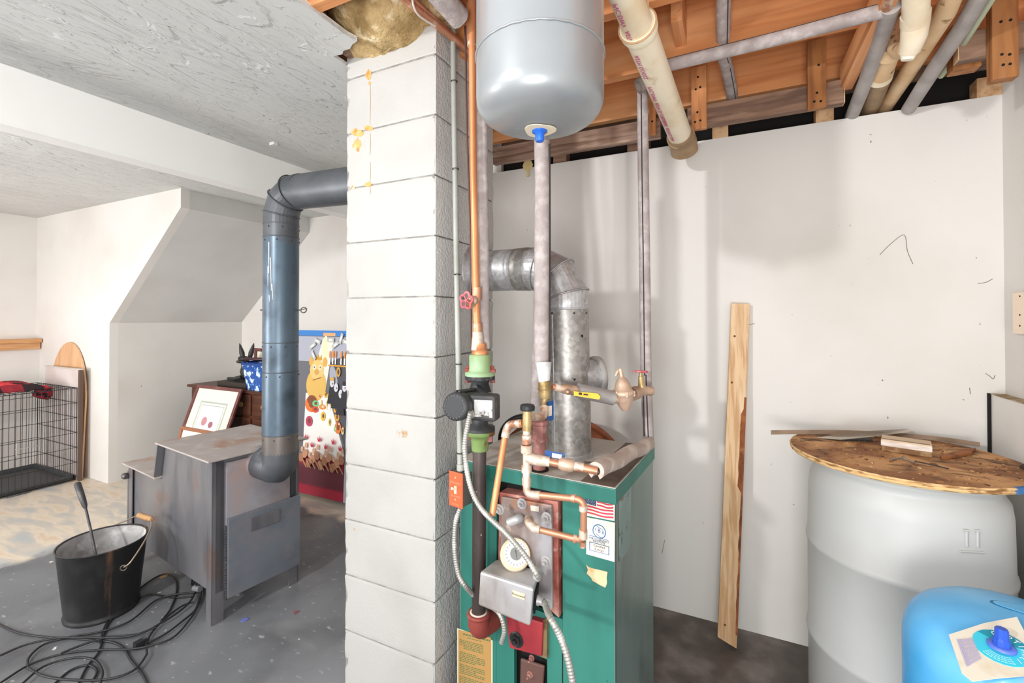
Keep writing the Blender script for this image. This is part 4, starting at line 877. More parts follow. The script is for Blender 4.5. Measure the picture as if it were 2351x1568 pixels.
# stickers on the front
def sticker(name, quad, base, t=.0006):
    pts_ = fpoly(quad, t); g = G(); g.prism(pts_, BN*.0006); return build(g, name, base, bl_), pts_
so, q = sticker('flag_sticker', [(1337, 1124), (1412, 1134), (1411, 1196), (1337, 1182)], PAPER)
o_ = q[3]; ux_ = q[2]-q[3]; uy_ = q[0]-q[3]; p = Print(o_, ux_, uy_, .0008); p.n = BN
N_ = 14
def wave(u): return .035*math.sin(u*7+.6)*u
for k in range(7):
    y0 = .93-.125*k; y1 = y0-.065; u0 = .46 if k < 4 else .05
    top = [(u0+(.97-u0)*i/N_, y0-.06*(u0+(.97-u0)*i/N_)+wave(i/N_)) for i in range(N_+1)]; bot = [(u, v_-.065) for u, v_ in top][::-1]
    for i in range(N_): p.h -= .00015; p.add([top[i], top[i+1], bot[N_-i-1], bot[N_-i]][::-1], s('c0404f'))
p.add([(.04, .50), (.44, .44), (.44, .93), (.04, .96)], s('3a4a68'))
for r in range(7):
    for c_ in range(6): p.h -= .00015; p.ell(.075+.062*c_+(.03 if r % 2 else 0)*(c_ < 5), .53+.063*r-.02*c_*.4, .013, .014, s('e6e8ee'), 6)
build(p.g, 'flag_print', PRINT, so, attr=True)
so, q = sticker('certification_sticker', [(1346, 1187), (1412, 1200), (1411, 1290), (1346, 1272)], PAPER)
o_ = q[3]; ux_ = (q[2]-q[3]); uy_ = (q[0]-q[3]); W_, H_ = ux_.length, uy_.length; ex = ux_.normalized(); ey = uy_.normalized()
p = Print(o_, ux_, uy_, .0008); p.n = BN; blue = s('2c6190')
rx, ry = .24, .24*W_/H_
p.ell(.47, .70, rx, ry, blue, 28); p.ell(.47, .70, rx*.86, ry*.86, s('e7ded0'), 28)
p.add([(.10, .545), (.80, .53), (.80, .515), (.10, .53)], blue)
for a_ in ((.38, .84, .62, .76), (.34, .64, .55, .55)): p.add([(a_[0], a_[1]), (a_[2], a_[3]), (a_[2], a_[3]-.018), (a_[0], a_[1]-.018)], blue)
p.rect(.12, .14, .82, .37, blue); p.rect(.145, .155, .795, .355, s('e7ded0'))
build(p.g, 'logo_print', PRINT, so, attr=True)
def st(t_, u, v_, size, m): text(t_, size, o_+ux_*u+uy_*v_+BN*.002, ex, ey, m, so)
st('I', .009, 0, .001, INKB) if False else None
st('I', .33, .70, .012, INKB); st('B', .47, .675, .016, INKB); st('R', .61, .65, .013, INKB)
st('THE HYDRONICS', .46, .455, .0078, INKB); st('INSTITUTE', .46, .395, .0078, INKB)
st('Certified', .47, .275, .0095, INKD); st('Ratings', .47, .185, .0095, INKD)
g = G(); g.prism(fpoly([(1346, 1296), (1352, 1302), (1366, 1306), (1380, 1309), (1395, 1313), (1393, 1326), (1394, 1338), (1390, 1349), (1376, 1342), (1366, 1336), (1361, 1334), (1357, 1326), (1347, 1316), (1350, 1308)], .0004), BN*.0008)
to = build(g, 'torn_sticker', mat('torn tan paper', s('d8bf98'), .8, layers=[(s('b98a52'), 18, .52, .66), (s('efe4d0'), 10, .56, .7)]), bl_)
# gold instruction label, lines of unreadable green print
so, q = sticker('instruction_label', [(1050, 1442), (1131, 1470), (1131, 1680), (1050, 1650)], mat('pale label border', s('e6dcc2'), .6))
o_ = q[3]; ux_ = q[2]-q[3]; uy_ = q[0]-q[3]; p = Print(o_, ux_, uy_, .0008); p.n = BN
p.rect(.03, .012, .97, .99, s('b08850')); rn = random.Random(3)
def words(v_, u0, u1, h):
    u = u0
    while u < u1:
        w_ = rn.uniform(.03, .11); p.h -= .00015; p.rect(u, v_, min(u+w_, u1), v_+h, s('5a7048')); u += w_+.018
p.h += .0003
words(.945, .18, .93, .018); words(.92, .3, .7, .008)
for k in range(6): words(.88-.017*k, .07+.12*(k > 3), .75, .008)
for k in range(26): 
    if k % 7 != 6: words(.745-.019*k, .07, .80 if k % 5 else .55, .009)
build(p.g, 'green_print', PRINT, so, attr=True)
# residue patch on the side jacket
def SD(px, py, t=.001): return hit(px, py, B0+BA*t, BA)
g = G(); g.prism([SD(px, py) for px, py in ((1420, 1130), (1450, 1098), (1447, 1255), (1421, 1290))], BA*.0004); build(g, 'label_residue', mat('grey glue residue', s('7d8d88'), .6, .1, layers=[(s('5a625d'), 30, .6, .66), (s('90a09c'), 9, .5, .7)]), bl_)
g = G(); g.prism([SD(px, py, .0015) for px, py in ((1424, 1139), (1432, 1131), (1431, 1147), (1425, 1152))], BA*.0004); build(g, 'brown_residue', mat('brown residue', s('7b6a60'), .7), bl_)

# ------------------------------------------------------------ galvanised flue
fx = thing('boiler_flue', (-.51, 1.53, BH), 'galvanised flue pipe elbowing from the boiler top into the chimney side', 'flue pipe')
fb_ = on(1305, 1052, z=BH); ft = V((-.53, 1.535, 1.30)); fr_ = .077; fl0 = V((-.525, 1.535, BH)); zf = 1.516
fl0 = on(1307, 1040, y=1.53); fl0.z = BH+.003; ftop = on(1300, 690, y=1.53)
tube('vertical_section', [fl0, fl0+(ftop-fl0)*.97], fr_, FLUED, fx, 36)
tube('flue_collar', [V((fl0.x, fl0.y, BH)), V((fl0.x, fl0.y, BH+.02))], fr_+.006, GALV, fx, 36)
tj = [ftop+V((0, 0, -.03)), ftop+V((0, 0, .03)), ftop+V((-.03, 0, .105)), ftop+V((-.105, 0, .155))]
zf = on(1170, 620, y=1.53).z
tj = [V((ftop.x, 1.53, ftop.z-.03)), V((ftop.x, 1.53, zf-.10)), V((ftop.x-.035, 1.53, zf-.03)), V((ftop.x-.10, 1.53, zf)), V((ftop.x-.15, 1.53, zf))]
el = build(G().tube(tj, fr_*1.01, 36, smooth=False), 'gored_elbow', GALV, fx)
g = G()
for i in (1, 2, 3): g.torus(tj[i], fr_*1.07, .0028, (tj[i+1]-tj[i-1]).normalized(), 36, 6)
g.torus((ftop.x, 1.53, ftop.z-.03), fr_*1.02, .003, (0, 0, 1), 36, 6); build(g, 'elbow_seams', GALV, fx)
g = G(); 
for k, (px, py) in enumerate(((1268, 716), (1342, 713), (1340, 722))): g.ball(on(px, py, y=1.53-.0), .004, 8, 4)
for a_ in (-2.5, -1.9, -.9, -.2): g.ball((ftop.x+fr_*1.02*math.cos(a_), 1.53+fr_*1.02*math.sin(a_), ftop.z-.045), .004, 8, 4)
build(g, 'screws', IRON, fx, kind='stuff')
g = G()
for a_ in (-1.9,):
    g.tube([(fl0.x+fr_*math.cos(a_), fl0.y+fr_*math.sin(a_), BH+.01), (ftop.x+fr_*math.cos(a_), ftop.y+fr_*math.sin(a_), ftop.z-.05)], .0025, 6)
build(g, 'lock_seam', GALV, fx)
tube('horizontal_section', [(ftop.x-.12, 1.53, zf), (CX1-.02, 1.53, zf)], fr_, GALV, fx, 36)
tube('crimped_collar', [(ftop.x-.14, 1.53, zf), (ftop.x-.19, 1.53, zf)], [fr_*1.03, fr_*1.01], FLUED, fx, 36)
g = G(); g.lathe([(.105, 0), (.105, .006), (.082, .008), (.082, .03), (.078, .03)], (CX1-.002, 1.53, zf), (1, 0, 0), 36); build(g, 'wall_thimble', GALV, fx)
# draught regulator on the back of the flue
dc = V((fl0.x+.065, 1.615, on(1355, 868, y=1.6).z)); dn = V((.75, .66, 0)).normalized()
tube('damper_tee', [V((fl0.x+.02, 1.55, dc.z)), dc], .066, GALV, fx, 28)
g = G(); g.lathe([(.078, 0), (.078, .016), (.07, .018), (.062, .008), (.062, .004)], dc, V((.75, .66, 0)), 30); g.torus(dc+dn*.016, .052, .004, dn, 28, 6); build(g, 'draught_damper_ring', STEEL, fx)

# ------------------------------------------------------------ supply pipe with circulator (left of boiler front)
sp_d = 1.437
def Lp(px, py, d=sp_d): return S(px, py, d)
sp = thing('supply_riser', Lp(1104, 1440), 'black steel riser with rusty elbow and green flanges left of boiler', 'pipe')
xT = Lp(1101, 1030); xB = Lp(1099, 1418)
tube('black_pipe', [xB, xT], .0215, PIPEB, sp, 20)
g = G(); e0_ = xB+Z*.012; g.tube(bend([e0_, e0_-Z*.045, e0_-Z*.052-BN*.07+V((.012, 0, 0))], .035, 6), .034, 20); g.torus(e0_, .031, .007, (0, 0, 1), 24, 8); build(g, 'cast_elbow', RUSTR, sp)
g = G(); g.torus(e0_+Z*.004, .0235, .005, (0, 0, 1), 24, 6); build(g, 'white_thread_dope', mat('pale pipe dope', s('d9c4b8'), .7), sp)
f1 = Lp(1102, 988); g = G(); g.lathe([(.026, -.062), (.028, -.03), (.034, -.015), (.047, -.012), (.047, .0)], f1, (0, 0, 1), 24); o = build(g, 'green_flange', GREENO, sp)
g = G()
for dx in (-.036, .036): g.lathe([(.009, -.03), (.009, -.012)], f1+V((dx, -.012 if dx < 0 else .0, 0)), (0, 0, 1), 6, smooth=False)
build(g, 'flange_bolts', RUSTP, o)
f2 = Lp(1102, 862); g = G(); g.lathe([(.047, 0), (.047, .010), (.036, .013), (.034, .022), (.034, .062), (.030, .066)], f2, (0, 0, 1), 24); o = build(g, 'green_flange', GREENP, sp)
g = G()
for dx in (-.036, .038): g.lathe([(.0105, .010), (.0105, .021), (.006, .021), (.006, .030)], f2+V((dx, -.012 if dx < 0 else .012, 0)), (0, 0, 1), 6, smooth=False); g.lathe([(.0085, -.022), (.0085, -.012)], f2+V((dx, -.012 if dx < 0 else .012, 0)), (0, 0, 1), 6, smooth=False)
build(g, 'flange_bolts', RUSTR, o)
cp0 = f2+Z*.066; top_ = S(1081, -60, 1.43)
tube('copper_adapter', [cp0, cp0+Z*.012, cp0+Z*.014, cp0+Z*.035], [.026, .026, .022, .019], COPPERB, sp, 6)
cb_ = S(1097, 803, 1.44)
pts_ = [cb_, S(1094, 720, 1.44), S(1087, 400, 1.445), S(1084, 100, 1.45), S(1083, -40, 1.45)]
tube('copper_pipe', pts_, .0115, COPPERB, sp, 16)
for (pa, pb__) in (((1096, 742), (1096, 764)), ((1095, 660), (1094, 690))):
    tube('copper_coupling', [S(*pa, 1.44), S(*pb__, 1.44)], .0145, COPPER, sp, 16)
tube('stepped_coupling', [S(1097, 803, 1.44), S(1096, 762, 1.44)], [.021, .016], SOLDER, sp, 16)
# split foam sleeve on the riser, gaping toward the chimney
fo = [S(1112, 800, 1.47), S(1110, 640, 1.475), S(1108, 480, 1.48), S(1106, 280, 1.48), S(1103, 60, 1.48), S(1101, -40, 1.48)]
fs = thing('riser_foam_sleeve', fo[0], 'split grey foam sleeve beside the bright copper riser left of the tank', 'insulation')
tube('foam_tube', fo, .0185, FOAM, fs, 16)
tube('foam_lip', [p+V((-.040, .004, 0)) for p in fo[:1]+fo[1:]], [.006]*6, FOAM, fs, 8)
tube('foam_slit', [p+V((-.036, -.004, 0)) for p in fo], .0025, FOAMD, fs, 6)
# hose bib on the copper riser
vb = S(1093, 690, 1.43); hv = thing('drain_valve', vb, 'small brass drain valve with red wheel handle on the copper riser', 'valve')
nd = (S(1050, 690, 1.36)-vb).normalized()
g = G(); g.lathe([(.011, 0), (.013, .01), (.016, .012), (.016, .022), (.010, .024), (.010, .034)], vb, nd, 14); build(g, 'valve_body', BRONZE, hv)
tube('valve_spout', [vb+nd*.018, vb+nd*.02-Z*.018+V((0, -.012, 0))], [.010, .013], BRASS, hv, 14)
def wheel(c, ax, R_, parent, m=REDH, petals=5, name='hand_wheel'):
    ax = V(ax).normalized(); u = ax.orthogonal().normalized(); v_ = ax.cross(u); g = G()
    g.tube([c+(u*math.cos(t)+v_*math.sin(t))*R_*(1+.14*math.cos(petals*t)) for t in [2*math.pi*k/40 for k in range(40)]], R_*.17, 8, closed=True)
    for k in range(petals):
        t = 2*math.pi*(k+.5)/petals; g.tube([c, c+(u*math.cos(t)+v_*math.sin(t))*R_*.9], R_*.11, 6)
    g.ball(c, R_*.24, 10, 6); return build(g, name, m, parent)
wheel(vb+nd*.046, nd, .023, hv); tube('valve_stem', [vb+nd*.03, vb+nd*.046], .004, BRASS, hv, 8)

# circulator
pm = thing('circulator_pump', f1, 'charcoal circulator pump with terminal box between the green flanges', 'pump')
g = G(); g.lathe([(.047, 0), (.047, .012), (.026, .018), (.024, .05), (.034, .075), (.030, .10), (.022, .125), (.032, .165)], f1, (0, 0, 1), 24); build(g, 'volute', PUMPM, pm)
g = G(); g.lathe([(.047, -.012), (.047, 0)], f2-Z*0.0, (0, 0, 1), 24); g.lathe([(.036, -.05), (.026, -.02), (.03, -.012)], f2, (0, 0, 1), 20); build(g, 'black_upper_flange', BLACKP, pm)
mf = S(1044, 934, 1.27); mb = S(1096, 924, 1.40); md = (mb-mf).normalized(); ml = (mb-mf).length
g = G(); g.lathe([(.030, -.001), (.037, .0), (.040, .006), (.040, .03), (.038, .035), (.038, ml-.03), (.046, ml-.028), (.046, ml)], mf, md, 28); build(g, 'motor_housing', PUMPM, pm)
g = G(); fu = (UP-md*UP.dot(md)).normalized(); fv = md.cross(fu)
for k in range(20):
    t = 2*math.pi*k/20; dd = fu*math.cos(t)+fv*math.sin(t); g.box(mf+dd*.031-md*.0012, (.0022, .0012, .0012), (dd, md.cross(dd), md))
build(g, 'end_cap_ribs', mat('scuffed grey plastic', s('5c5b5a'), .6), pm, kind='stuff')
g = G()
for s__ in (-1, 1): g.tube([mf+md*.01+fu*.041+fv*s__*.006, mb-md*.02+fu*.041+fv*s__*.006], .004, 6)
g.lathe([(.008, 0), (.008, .03)], mb+fu*.046-md*.02, md, 10); build(g, 'motor_bolts', PUMPM, pm)
tc_ = S(1112, 934, 1.31); tx = (RT*.94-FW*.0+V((0, 0, 0))).normalized(); tx = V((math.cos(math.radians(8)), -math.sin(math.radians(8)), 0)) if False else V((.985, .17, .0)).normalized(); ty = V((.17, -.985, 0)).normalized()
g = G(); g.box(tc_, (.041, .026, .037), (tx, ty, Z)); tb = build(g, 'terminal_box', PUMPM, pm, bevel=.008)
g = G(); g.box(tc_+ty*.0262+tx*.006, (.027, .0006, .024), (tx, ty, Z)); build(g, 'worn_rating_label', mat('scuffed silver label', s('c4c2bf'), .5, .2, layers=[(s('4a4743'), 40, .52, .6)]), tb)
g = G(); cn = S(1082, 950, 1.29); g.lathe([(.014, 0), (.014, .008), (.010, .01)], cn+ty*.0, (ty-tx*.6), 14); build(g, 'cable_connector', STEEL, tb)

# armoured cables
def flex(name, pts, r, label, pitch=.007):
    c = cr(pts, 8); L_ = [0]
    for i in range(1, len(c)): L_.append(L_[-1]+(c[i]-c[i-1]).length)
    n = int(L_[-1]/pitch)*4; out = []; rr = []
    k = 0
    for i in range(n+1):
        d = L_[-1]*i/n
        while k < len(c)-2 and L_[k+1] < d: k += 1
        f = (d-L_[k])/max(1e-6, L_[k+1]-L_[k]); out.append(c[k]*(1-f)+c[k+1]*f); rr.append(r*(1, .98, .80, .98)[i % 4])
    return build(G().tube(out, rr, 10), name, FLEX, None, label=label, cat='cable')
flex('armoured_cable', [S(1080, 946, 1.262), S(1074, 975, 1.27), S(1067, 1030, 1.27), S(1078, 1110, 1.255), S(1105, 1168, 1.235), S(1165, 1228, 1.19), S(1210, 1282, 1.17), S(1236, 1325, 1.165), cc+Z*.018], .0075, 'grey armoured cable looping from pump to the boiler control box')
flex('armoured_cable', [m0+sn_*.030-uy*.005, S(1262, 1415, 1.10), S(1288, 1465, 1.07), S(1308, 1530, 1.05), S(1322, 1620, 1.04), S(1330, 1720, 1.04)], .0085, 'pale armoured cable drooping from the control box to the floor')
flex('armoured_cable', [S(1057, 1166, 1.43), S(1046, 1200, 1.43), S(1044, 1260, 1.42), S(1052, 1315, 1.41), S(1068, 1345, 1.40), S(1095, 1372, 1.44), S(1128, 1392, 1.42), S(1148, 1410, 1.38), S(1158, 1445, 1.37), S(1152, 1475, 1.38)], .008, 'armoured cable hanging from the red switch behind the black riser')

# red switch on the chimney with its conduit
swz = on(1047, 1124, x=CX1+.03)
sw = thing('emergency_switch', (CX1, swz.y, swz.z), 'red-orange emergency switch plate on the chimney side', 'switch')
# plate faces the room: a box screwed to the chimney side, cover square to the camera side
w2 = .035; pl = S(1047, 1124, 1.40); pa = (S(1068, 1128, 1.385)-S(1027, 1121, 1.43)); pa.z = 0; pa = pa.normalized()
pn = pa.cross(Z); pn = pn if pn.dot(FW) < 0 else -pn
pl = V((CX1+.034, swz.y-.02, S(1047, 1124, 1.42).z)); pl = S(1047, 1124, 1.42)
g = G(); g.box(pl-pn*.024, (.027, .022, .050), (pa, pn, Z)); build(g, 'steel_box', mat('dark galvanised box', s('6a6660'), .5, .4), sw, bevel=.003)
g = G(); g.box(pl, (.0285, .0022, .054), (pa, pn, Z)); swp = build(g, 'cover_plate', ORANGE, sw, bevel=.002)
g = G(); g.box(pl+pn*.0025, (.0055, .0012, .012), (pa, pn, Z)); build(g, 'toggle_slot', mat('ivory surround', s('e8c9a8'), .5), swp)
g = G(); g.tube([pl+pn*.003+Z*.003, pl+pn*.017+Z*.008-pa*.002], [.0035, .0042], 8); build(g, 'toggle_lever', mat('ivory toggle', s('efe6d8'), .4), swp)
g = G(); g.lathe([(.0035, .002), (.0035, .0035)], pl+Z*.038, pn, 8); g.lathe([(.0035, .002), (.0035, .0035)], pl-Z*.030, pn, 8); build(g, 'screws', mat('painted screws', s('ff9d85'), .5), swp)
text('EMERGENCY', .008, pl+pn*.0026+Z*.018, pa, Z, INKO, swp); text('OIL BURNER', .007, pl+pn*.0026-Z*.022, pa, Z, INKO, swp); text('SWITCH', .008, pl+pn*.0026-Z*.048, pa, Z, INKO, swp)
cd = thing('steel_conduit', S(1058, 1078, 1.43), 'thin painted steel conduit running up the chimney side to switch', 'conduit')
cpts = [S(1057, 1090, 1.44), S(1054, 900, 1.48), S(1048, 600, 1.53), S(1043, 300, 1.57), S(1040, 60, 1.59), S(1040, 10, 1.60)]
tube('conduit_tube', cpts, .0095, CONDUIT, cd, 14)
tube('conduit_connector', [S(1058, 1080, 1.44), S(1058, 1066, 1.443)], .013, CONDUIT, cd, 12)
for py in (82, 187, 388, 630, 836, 1040):
    k = (py-10)/1080; a_ = S(1040+17*k, py, 1.60-.16*k); 
    g = G(); g.torus(a_, .0105, .0016, (0, 0, 1), 16, 5); build(g, 'cable_tie', BLACKP, cd)
tube('thin_control_wire', [S(1068, 60, 1.56), S(1072, 300, 1.54), S(1080, 520, 1.52), S(1082, 800, 1.47)], .0035, mat('brown wire', s('5a4038'), .6), cd, 8)

# ------------------------------------------------------------ centre riser: foam, air vent, unions
cr0 = on(1238, 1078, z=BH+.003); d0 = (cr0-CAM).dot(FW)
ct = thing('return_riser', cr0, 'centre riser with pink rusty union dropping through the boiler top', 'pipe')
C = lambda px, py, dd=0: S(px, py, d0+dd)
tube('rusty_nipple', [cr0, C(1239, 1010)], .0205, RUSTP, ct, 20)
g = G(); g.lathe([(.028, 0), (.028, .008), (.0245, .010), (.0245, .050), (.027, .052), (.027, .062), (.019, .066)], C(1239, 1012), (0, 0, 1), 8, smooth=False); build(g, 'union_nut', RUSTP, ct, bevel=.002)
tube('floor_escutcheon', [cr0-Z*.001, cr0+Z*.003], .030, DARK, ct, 24)
fm = thing('centre_foam_sleeve', C(1244, 835), 'grey foam covered pipe hanging below the silver tank', 'insulation')
tube('foam_tube', [C(1243, 836, .03), C(1244, 600, .035), C(1245, 400, .04), C(1243, 250, .05), C(1242, 60, .06)], .0250, FOAM, fm, 20)
tube('foam_backing', [C(1231, 930, .09), C(1236, 800, .09), C(1240, 600, .07), C(1245, 300, .08)], .020, FOAM, fm, 14)
tube('foam_slit', [C(1262, 830, .02), C(1263, 600, .025), C(1262, 330, .03)], .0028, FOAMD, fm, 6)
tube('tape_wrap', [C(1249, 878, .0), C(1248, 832, .01)], [.018, .025], TAPE, ct, 14)
tube('brass_valve_body', [C(1250, 914), C(1250, 905), C(1250, 880), C(1249, 874)], [.018, .021, .021, .019], BRASS, ct, 8)
g = G(); g.torus(C(1250, 893), .0212, .0015, (0, 0, 1), 20, 6); build(g, 'brass_ridge', BRASS, ct)
tube('brass_nipple', [C(1250, 930), C(1250, 912)], .012, BRASS, ct, 12)
g = G(); pl_ = C(1263, 945, -.01); q_ = S(1263, 920, d0-.012)
g.prism([S(1257, 922, d0-.02), S(1271, 920, d0+.0), S(1271, 962, d0+.0), S(1266, 967, d0-.005), S(1257, 964, d0-.02)], V((-.001, .003, 0))); lv = build(g, 'blue_lever', BLUEL, ct)
g = G(); g.prism([S(1259, 932, d0-.0205), S(1267, 931, d0-.008), S(1267, 954, d0-.008), S(1259, 956, d0-.0205)], V((0, -.0005, 0))); build(g, 'paper_tag', PAPER, lv)
# copper loop, with balancing valve and drain loop
lo = thing('copper_fill_loop', C(1208, 1060), 'whitened copper loop with black capped valve in front of the boiler', 'pipe')
DL = 1.235; K = lambda px, py, d=DL: S(px, py, d)
tube('top_branch', bend([K(1250, 934, 1.40), K(1249, 955, 1.38), K(1212, 958, 1.30)], .02, 4), .0125, SOLDER, lo)
tube('valve_body', [K(1210, 988, 1.27), K(1210, 975, 1.27), K(1210, 942, 1.27)], [.013, .0135, .0125], BRASS, lo, 14)
g = G(); c = K(1211, 942, 1.27); g.lathe([(.0195, 0), (.0205, .004), (.0205, .012), (.018, .016), (.008, .018)], c, (0, 0, 1), 14, smooth=False); build(g, 'black_knurled_cap', BLACKP, lo)
tube('vertical_drop', bend([K(1209, 988, 1.27), K(1209, 1060, 1.26), K(1209, 1133, 1.25), K(1232, 1137, 1.245)], .022, 4), .0105, SOLDER, lo)
for py, r_ in ((1008, .0135), (1030, .016), (1075, .0145), (1105, .013)): tube('solder_coupling', [K(1209, py+9, 1.262), K(1209, py-9, 1.262)], r_, SOLDER, lo)
tube('loop_pipe', bend([K(1222, 1135, 1.25), K(1340, 1147, 1.19), K(1340, 1242, 1.20), K(1222, 1212, 1.27), K(1215, 1195, 1.31)], .022, 5), .0088, COPPER, lo)
for a_, b_ in (((1224, 1136, 1.249), (1240, 1137, 1.243)), ((1314, 1144, 1.205), (1322, 1145, 1.2)), ((1339, 1172, 1.193), (1339, 1160, 1.192)), ((1339, 1236, 1.2), (1339, 1216, 1.2)), ((1316, 1236, 1.212), (1324, 1238, 1.21)), ((1222, 1212, 1.265), (1240, 1216, 1.255))):
    tube('solder_coupling', [K(*a_), K(*b_)], .0112, SOLDER, lo)
tube('dripping_leg', [K(1338, 1244, 1.2), K(1338, 1256, 1.2)], .008, SOLDER, lo)
tube('plate_elbow', bend([K(1214, 1192, 1.305), K(1214, 1200, 1.28), K(1226, 1212, 1.265)], .012, 4), .0125, SOLDER, lo)
tube('relief_branch', bend([K(1200, 972, 1.28), K(1164, 976, 1.31), K(1158, 1010, 1.30), K(1130, 1184, 1.24)], .022, 5), .0092, COPPERB, lo)
tube('relief_elbow', bend([K(1196, 972, 1.285), K(1166, 975, 1.31), K(1159, 1005, 1.30)], .022, 5), .0118, SOLDER, lo)
# horizontal branch over the lid with ball valve
tube('tee_branch', [K(1209, 1050, 1.262), K(1238, 1057, 1.255), K(1262, 1060, 1.25)], [.016, .0155, .013], SOLDER, lo)
tube('branch_pipe', [K(1258, 1059, 1.25), K(1290, 1066, 1.245)], .0098, COPPER, lo)
tube('ball_valve_body', [K(1283, 1064, 1.246), K(1291, 1065, 1.244), K(1312, 1069, 1.24), K(1319, 1071, 1.238)], [.013, .018, .018, .013], BRONZE, lo, 12)
tube('valve_tail', [K(1318, 1070, 1.238), K(1340, 1074, 1.232)], .0125, SOLDER, lo); tube('branch_pipe', [K(1338, 1074, 1.232), K(1372, 1081, 1.222)], .0108, COPPER, lo)
g = G(); g.prism([K(1252, 1036, 1.27), K(1297, 1044, 1.255), K(1296, 1056, 1.25), K(1250, 1050, 1.262)], Z*.003); lv = build(g, 'blue_lever', BLUEL, lo)
g = G(); g.prism([K(1268, 1043, 1.26), K(1290, 1047, 1.252), K(1289, 1054, 1.25), K(1267, 1050, 1.257)], Z*.0036); build(g, 'paper_tag', PAPER, lv)
tube('lever_arm', [K(1295, 1050, 1.255), K(1320, 1058, 1.245)], .003, STEEL, lo, 8)
# foam sleeve lying on the lid
a_ = K(1368, 1081, 1.225); b_ = on(1488, 1020, z=BH+.03)
lf = thing('lid_foam_sleeve', V(((a_.x+b_.x)/2, (a_.y+b_.y)/2, BH+.004)), 'dusty pink-grey foam sleeve lying across the boiler top', 'insulation')
g = G(); a2 = V((a_.x, a_.y, max(a_.z, BH+.026))); dd = (b_-a2).normalized(); sdv = dd.cross(Z).normalized(); upv = sdv.cross(dd)
rings = []
for k in range(9):
    c = a2+(b_-a2)*k/8+Z*.003*math.sin(k*1.7)
    ro, ri = .0235, .0125
    an = [math.radians(-60+300*j/14) for j in range(15)]
    rings.append([c+(sdv*math.cos(t)+upv*math.sin(t))*ro for t in an]+[c+(sdv*math.cos(t)+upv*math.sin(t))*ri for t in an[::-1]])
g.rings(rings, 30, True, True); build(g, 'foam_tube', FOAMP, lf)

# right riser with split sleeve, regulator train
rb0 = on(1490, 1030, z=BH+.005); dR = (rb0-CAM).dot(FW); Rr = lambda px, py, dd=0: S(px, py, dR+dd)
rs = thing('right_foam_riser', rb0, 'tall grey foam covered pipe rising at the boiler rear right corner', 'pipe')
rp_ = [Rr(1489, 1024), Rr(1483, 860), Rr(1480, 600), Rr(1477, 400), Rr(1475, 205)]
tube('foam_tube', [rp_[0], rp_[1]], .0195, FOAM, rs, 18); tube('foam_tube', rp_[1:], .0195, FOAM, rs, 18)
def slit(name, pts, par, off): tube(name, [p+off for p in pts], .0028, FOAMD, par, 6)
slit('foam_slit', rp_[1:], rs, (CAM-rp_[2]).normalized()*.0180+V((-.004, 0, 0))); slit('foam_slit', [rp_[0], rp_[1]], rs, (CAM-rp_[1]).normalized()*.018)
slit('open_gap', [Rr(1479, 1000), Rr(1476, 870)], rs, (CAM-rp_[1]).normalized()*.0165)
rt0 = Rr(1476, 210)
eb = [Rr(1473, 200, -.01), S(1525, 150, 1.545)]
elb = thing('foam_elbow_sleeve', eb[0], 'short slanted grey foam sleeve at the riser turn below the joists', 'insulation')
e_a, e_b = S(1466, 200, 1.57), S(1522, 152, 1.50)
g = G(); dd = (e_b-e_a).normalized(); rings = []
sdv = dd.cross(FW).normalized()
for p_ in (e_a, e_b): rings.append([p_+(sdv*math.cos(t)+FW*math.sin(t))*.026 for t in [2*math.pi*j/20 for j in range(20)]]+[])
g.rings(rings, 20, True, False)
g.rings([[p_+(sdv*math.cos(t)+FW*math.sin(t))*.018 for t in [2*math.pi*j/20 for j in range(20)]][::-1] for p_ in (e_a, e_b)], 20, True, False)
for p_, fl_ in ((e_a, 1), (e_b, -1)):
    for j in range(20):
        t0, t1 = 2*math.pi*j/20, 2*math.pi*(j+1)/20
        q4 = [p_+(sdv*math.cos(t0)+FW*math.sin(t0))*.018, p_+(sdv*math.cos(t0)+FW*math.sin(t0))*.026, p_+(sdv*math.cos(t1)+FW*math.sin(t1))*.026, p_+(sdv*math.cos(t1)+FW*math.sin(t1))*.018]
        g.poly(q4 if fl_ > 0 else q4[::-1])
build(g, 'foam_tube', mat('taupe foam', s('83776f'), .8, layers=[(s('978b84'), 30, .45, .65)], bumps=[(150, .5, .002)]), elb)
g = G(); g.tube(bend([Rr(1474, 206), Rr(1480, 185, -.01), S(1520, 152, 1.55)], .02, 4), .0115, 12); build(g, 'copper_core', COPPER, elb)
cxp = [S(1528, 151, 1.54), on(1800, 84, y=1.60), on(2036, 22, y=1.57)]
cxp[2] = S(2036, 22, 1.29); cxp[1] = S(1790, 87, 1.40)
cf_ = thing('cross_foam_pipe', (cxp[0]+cxp[2])/2, 'long grey foam covered pipe slanting across below the joists', 'pipe')
tube('foam_tube', cxp, .0205, FOAM, cf_, 18); slit('foam_slit', cxp, cf_, V((0, -.0135, .013)))
tube('copper_stub', [S(1518, 156, 1.55), S(1535, 150, 1.53)], .011, BLACKP, cf_, 10)
def foamrun(name, pts, r, label, m=FOAM, slit_off=None):
    t_ = thing(name, pts[0], label, 'pipe'); tube('foam_tube', pts, r, m, t_, 18)
    if slit_off: slit('foam_slit', pts, t_, V(slit_off))
    return t_
foamrun('short_foam_pipe', [S(1662, -20, 1.50), S(1661, 60, 1.60), S(1660, 125, 1.70), S(1668, 150, 1.78), S(1678, 200, 1.92), S(1684, 240, 2.03)], .023, 'grey foam covered pipe passing behind the cross pipe toward the wall', slit_off=(.012, -.008, -.016))
GF = mat('smooth pale grey foam', s('a9a3a0'), .7, layers=[(s('989190'), 12, .45, .65)], bumps=[(140, .3, .001)])
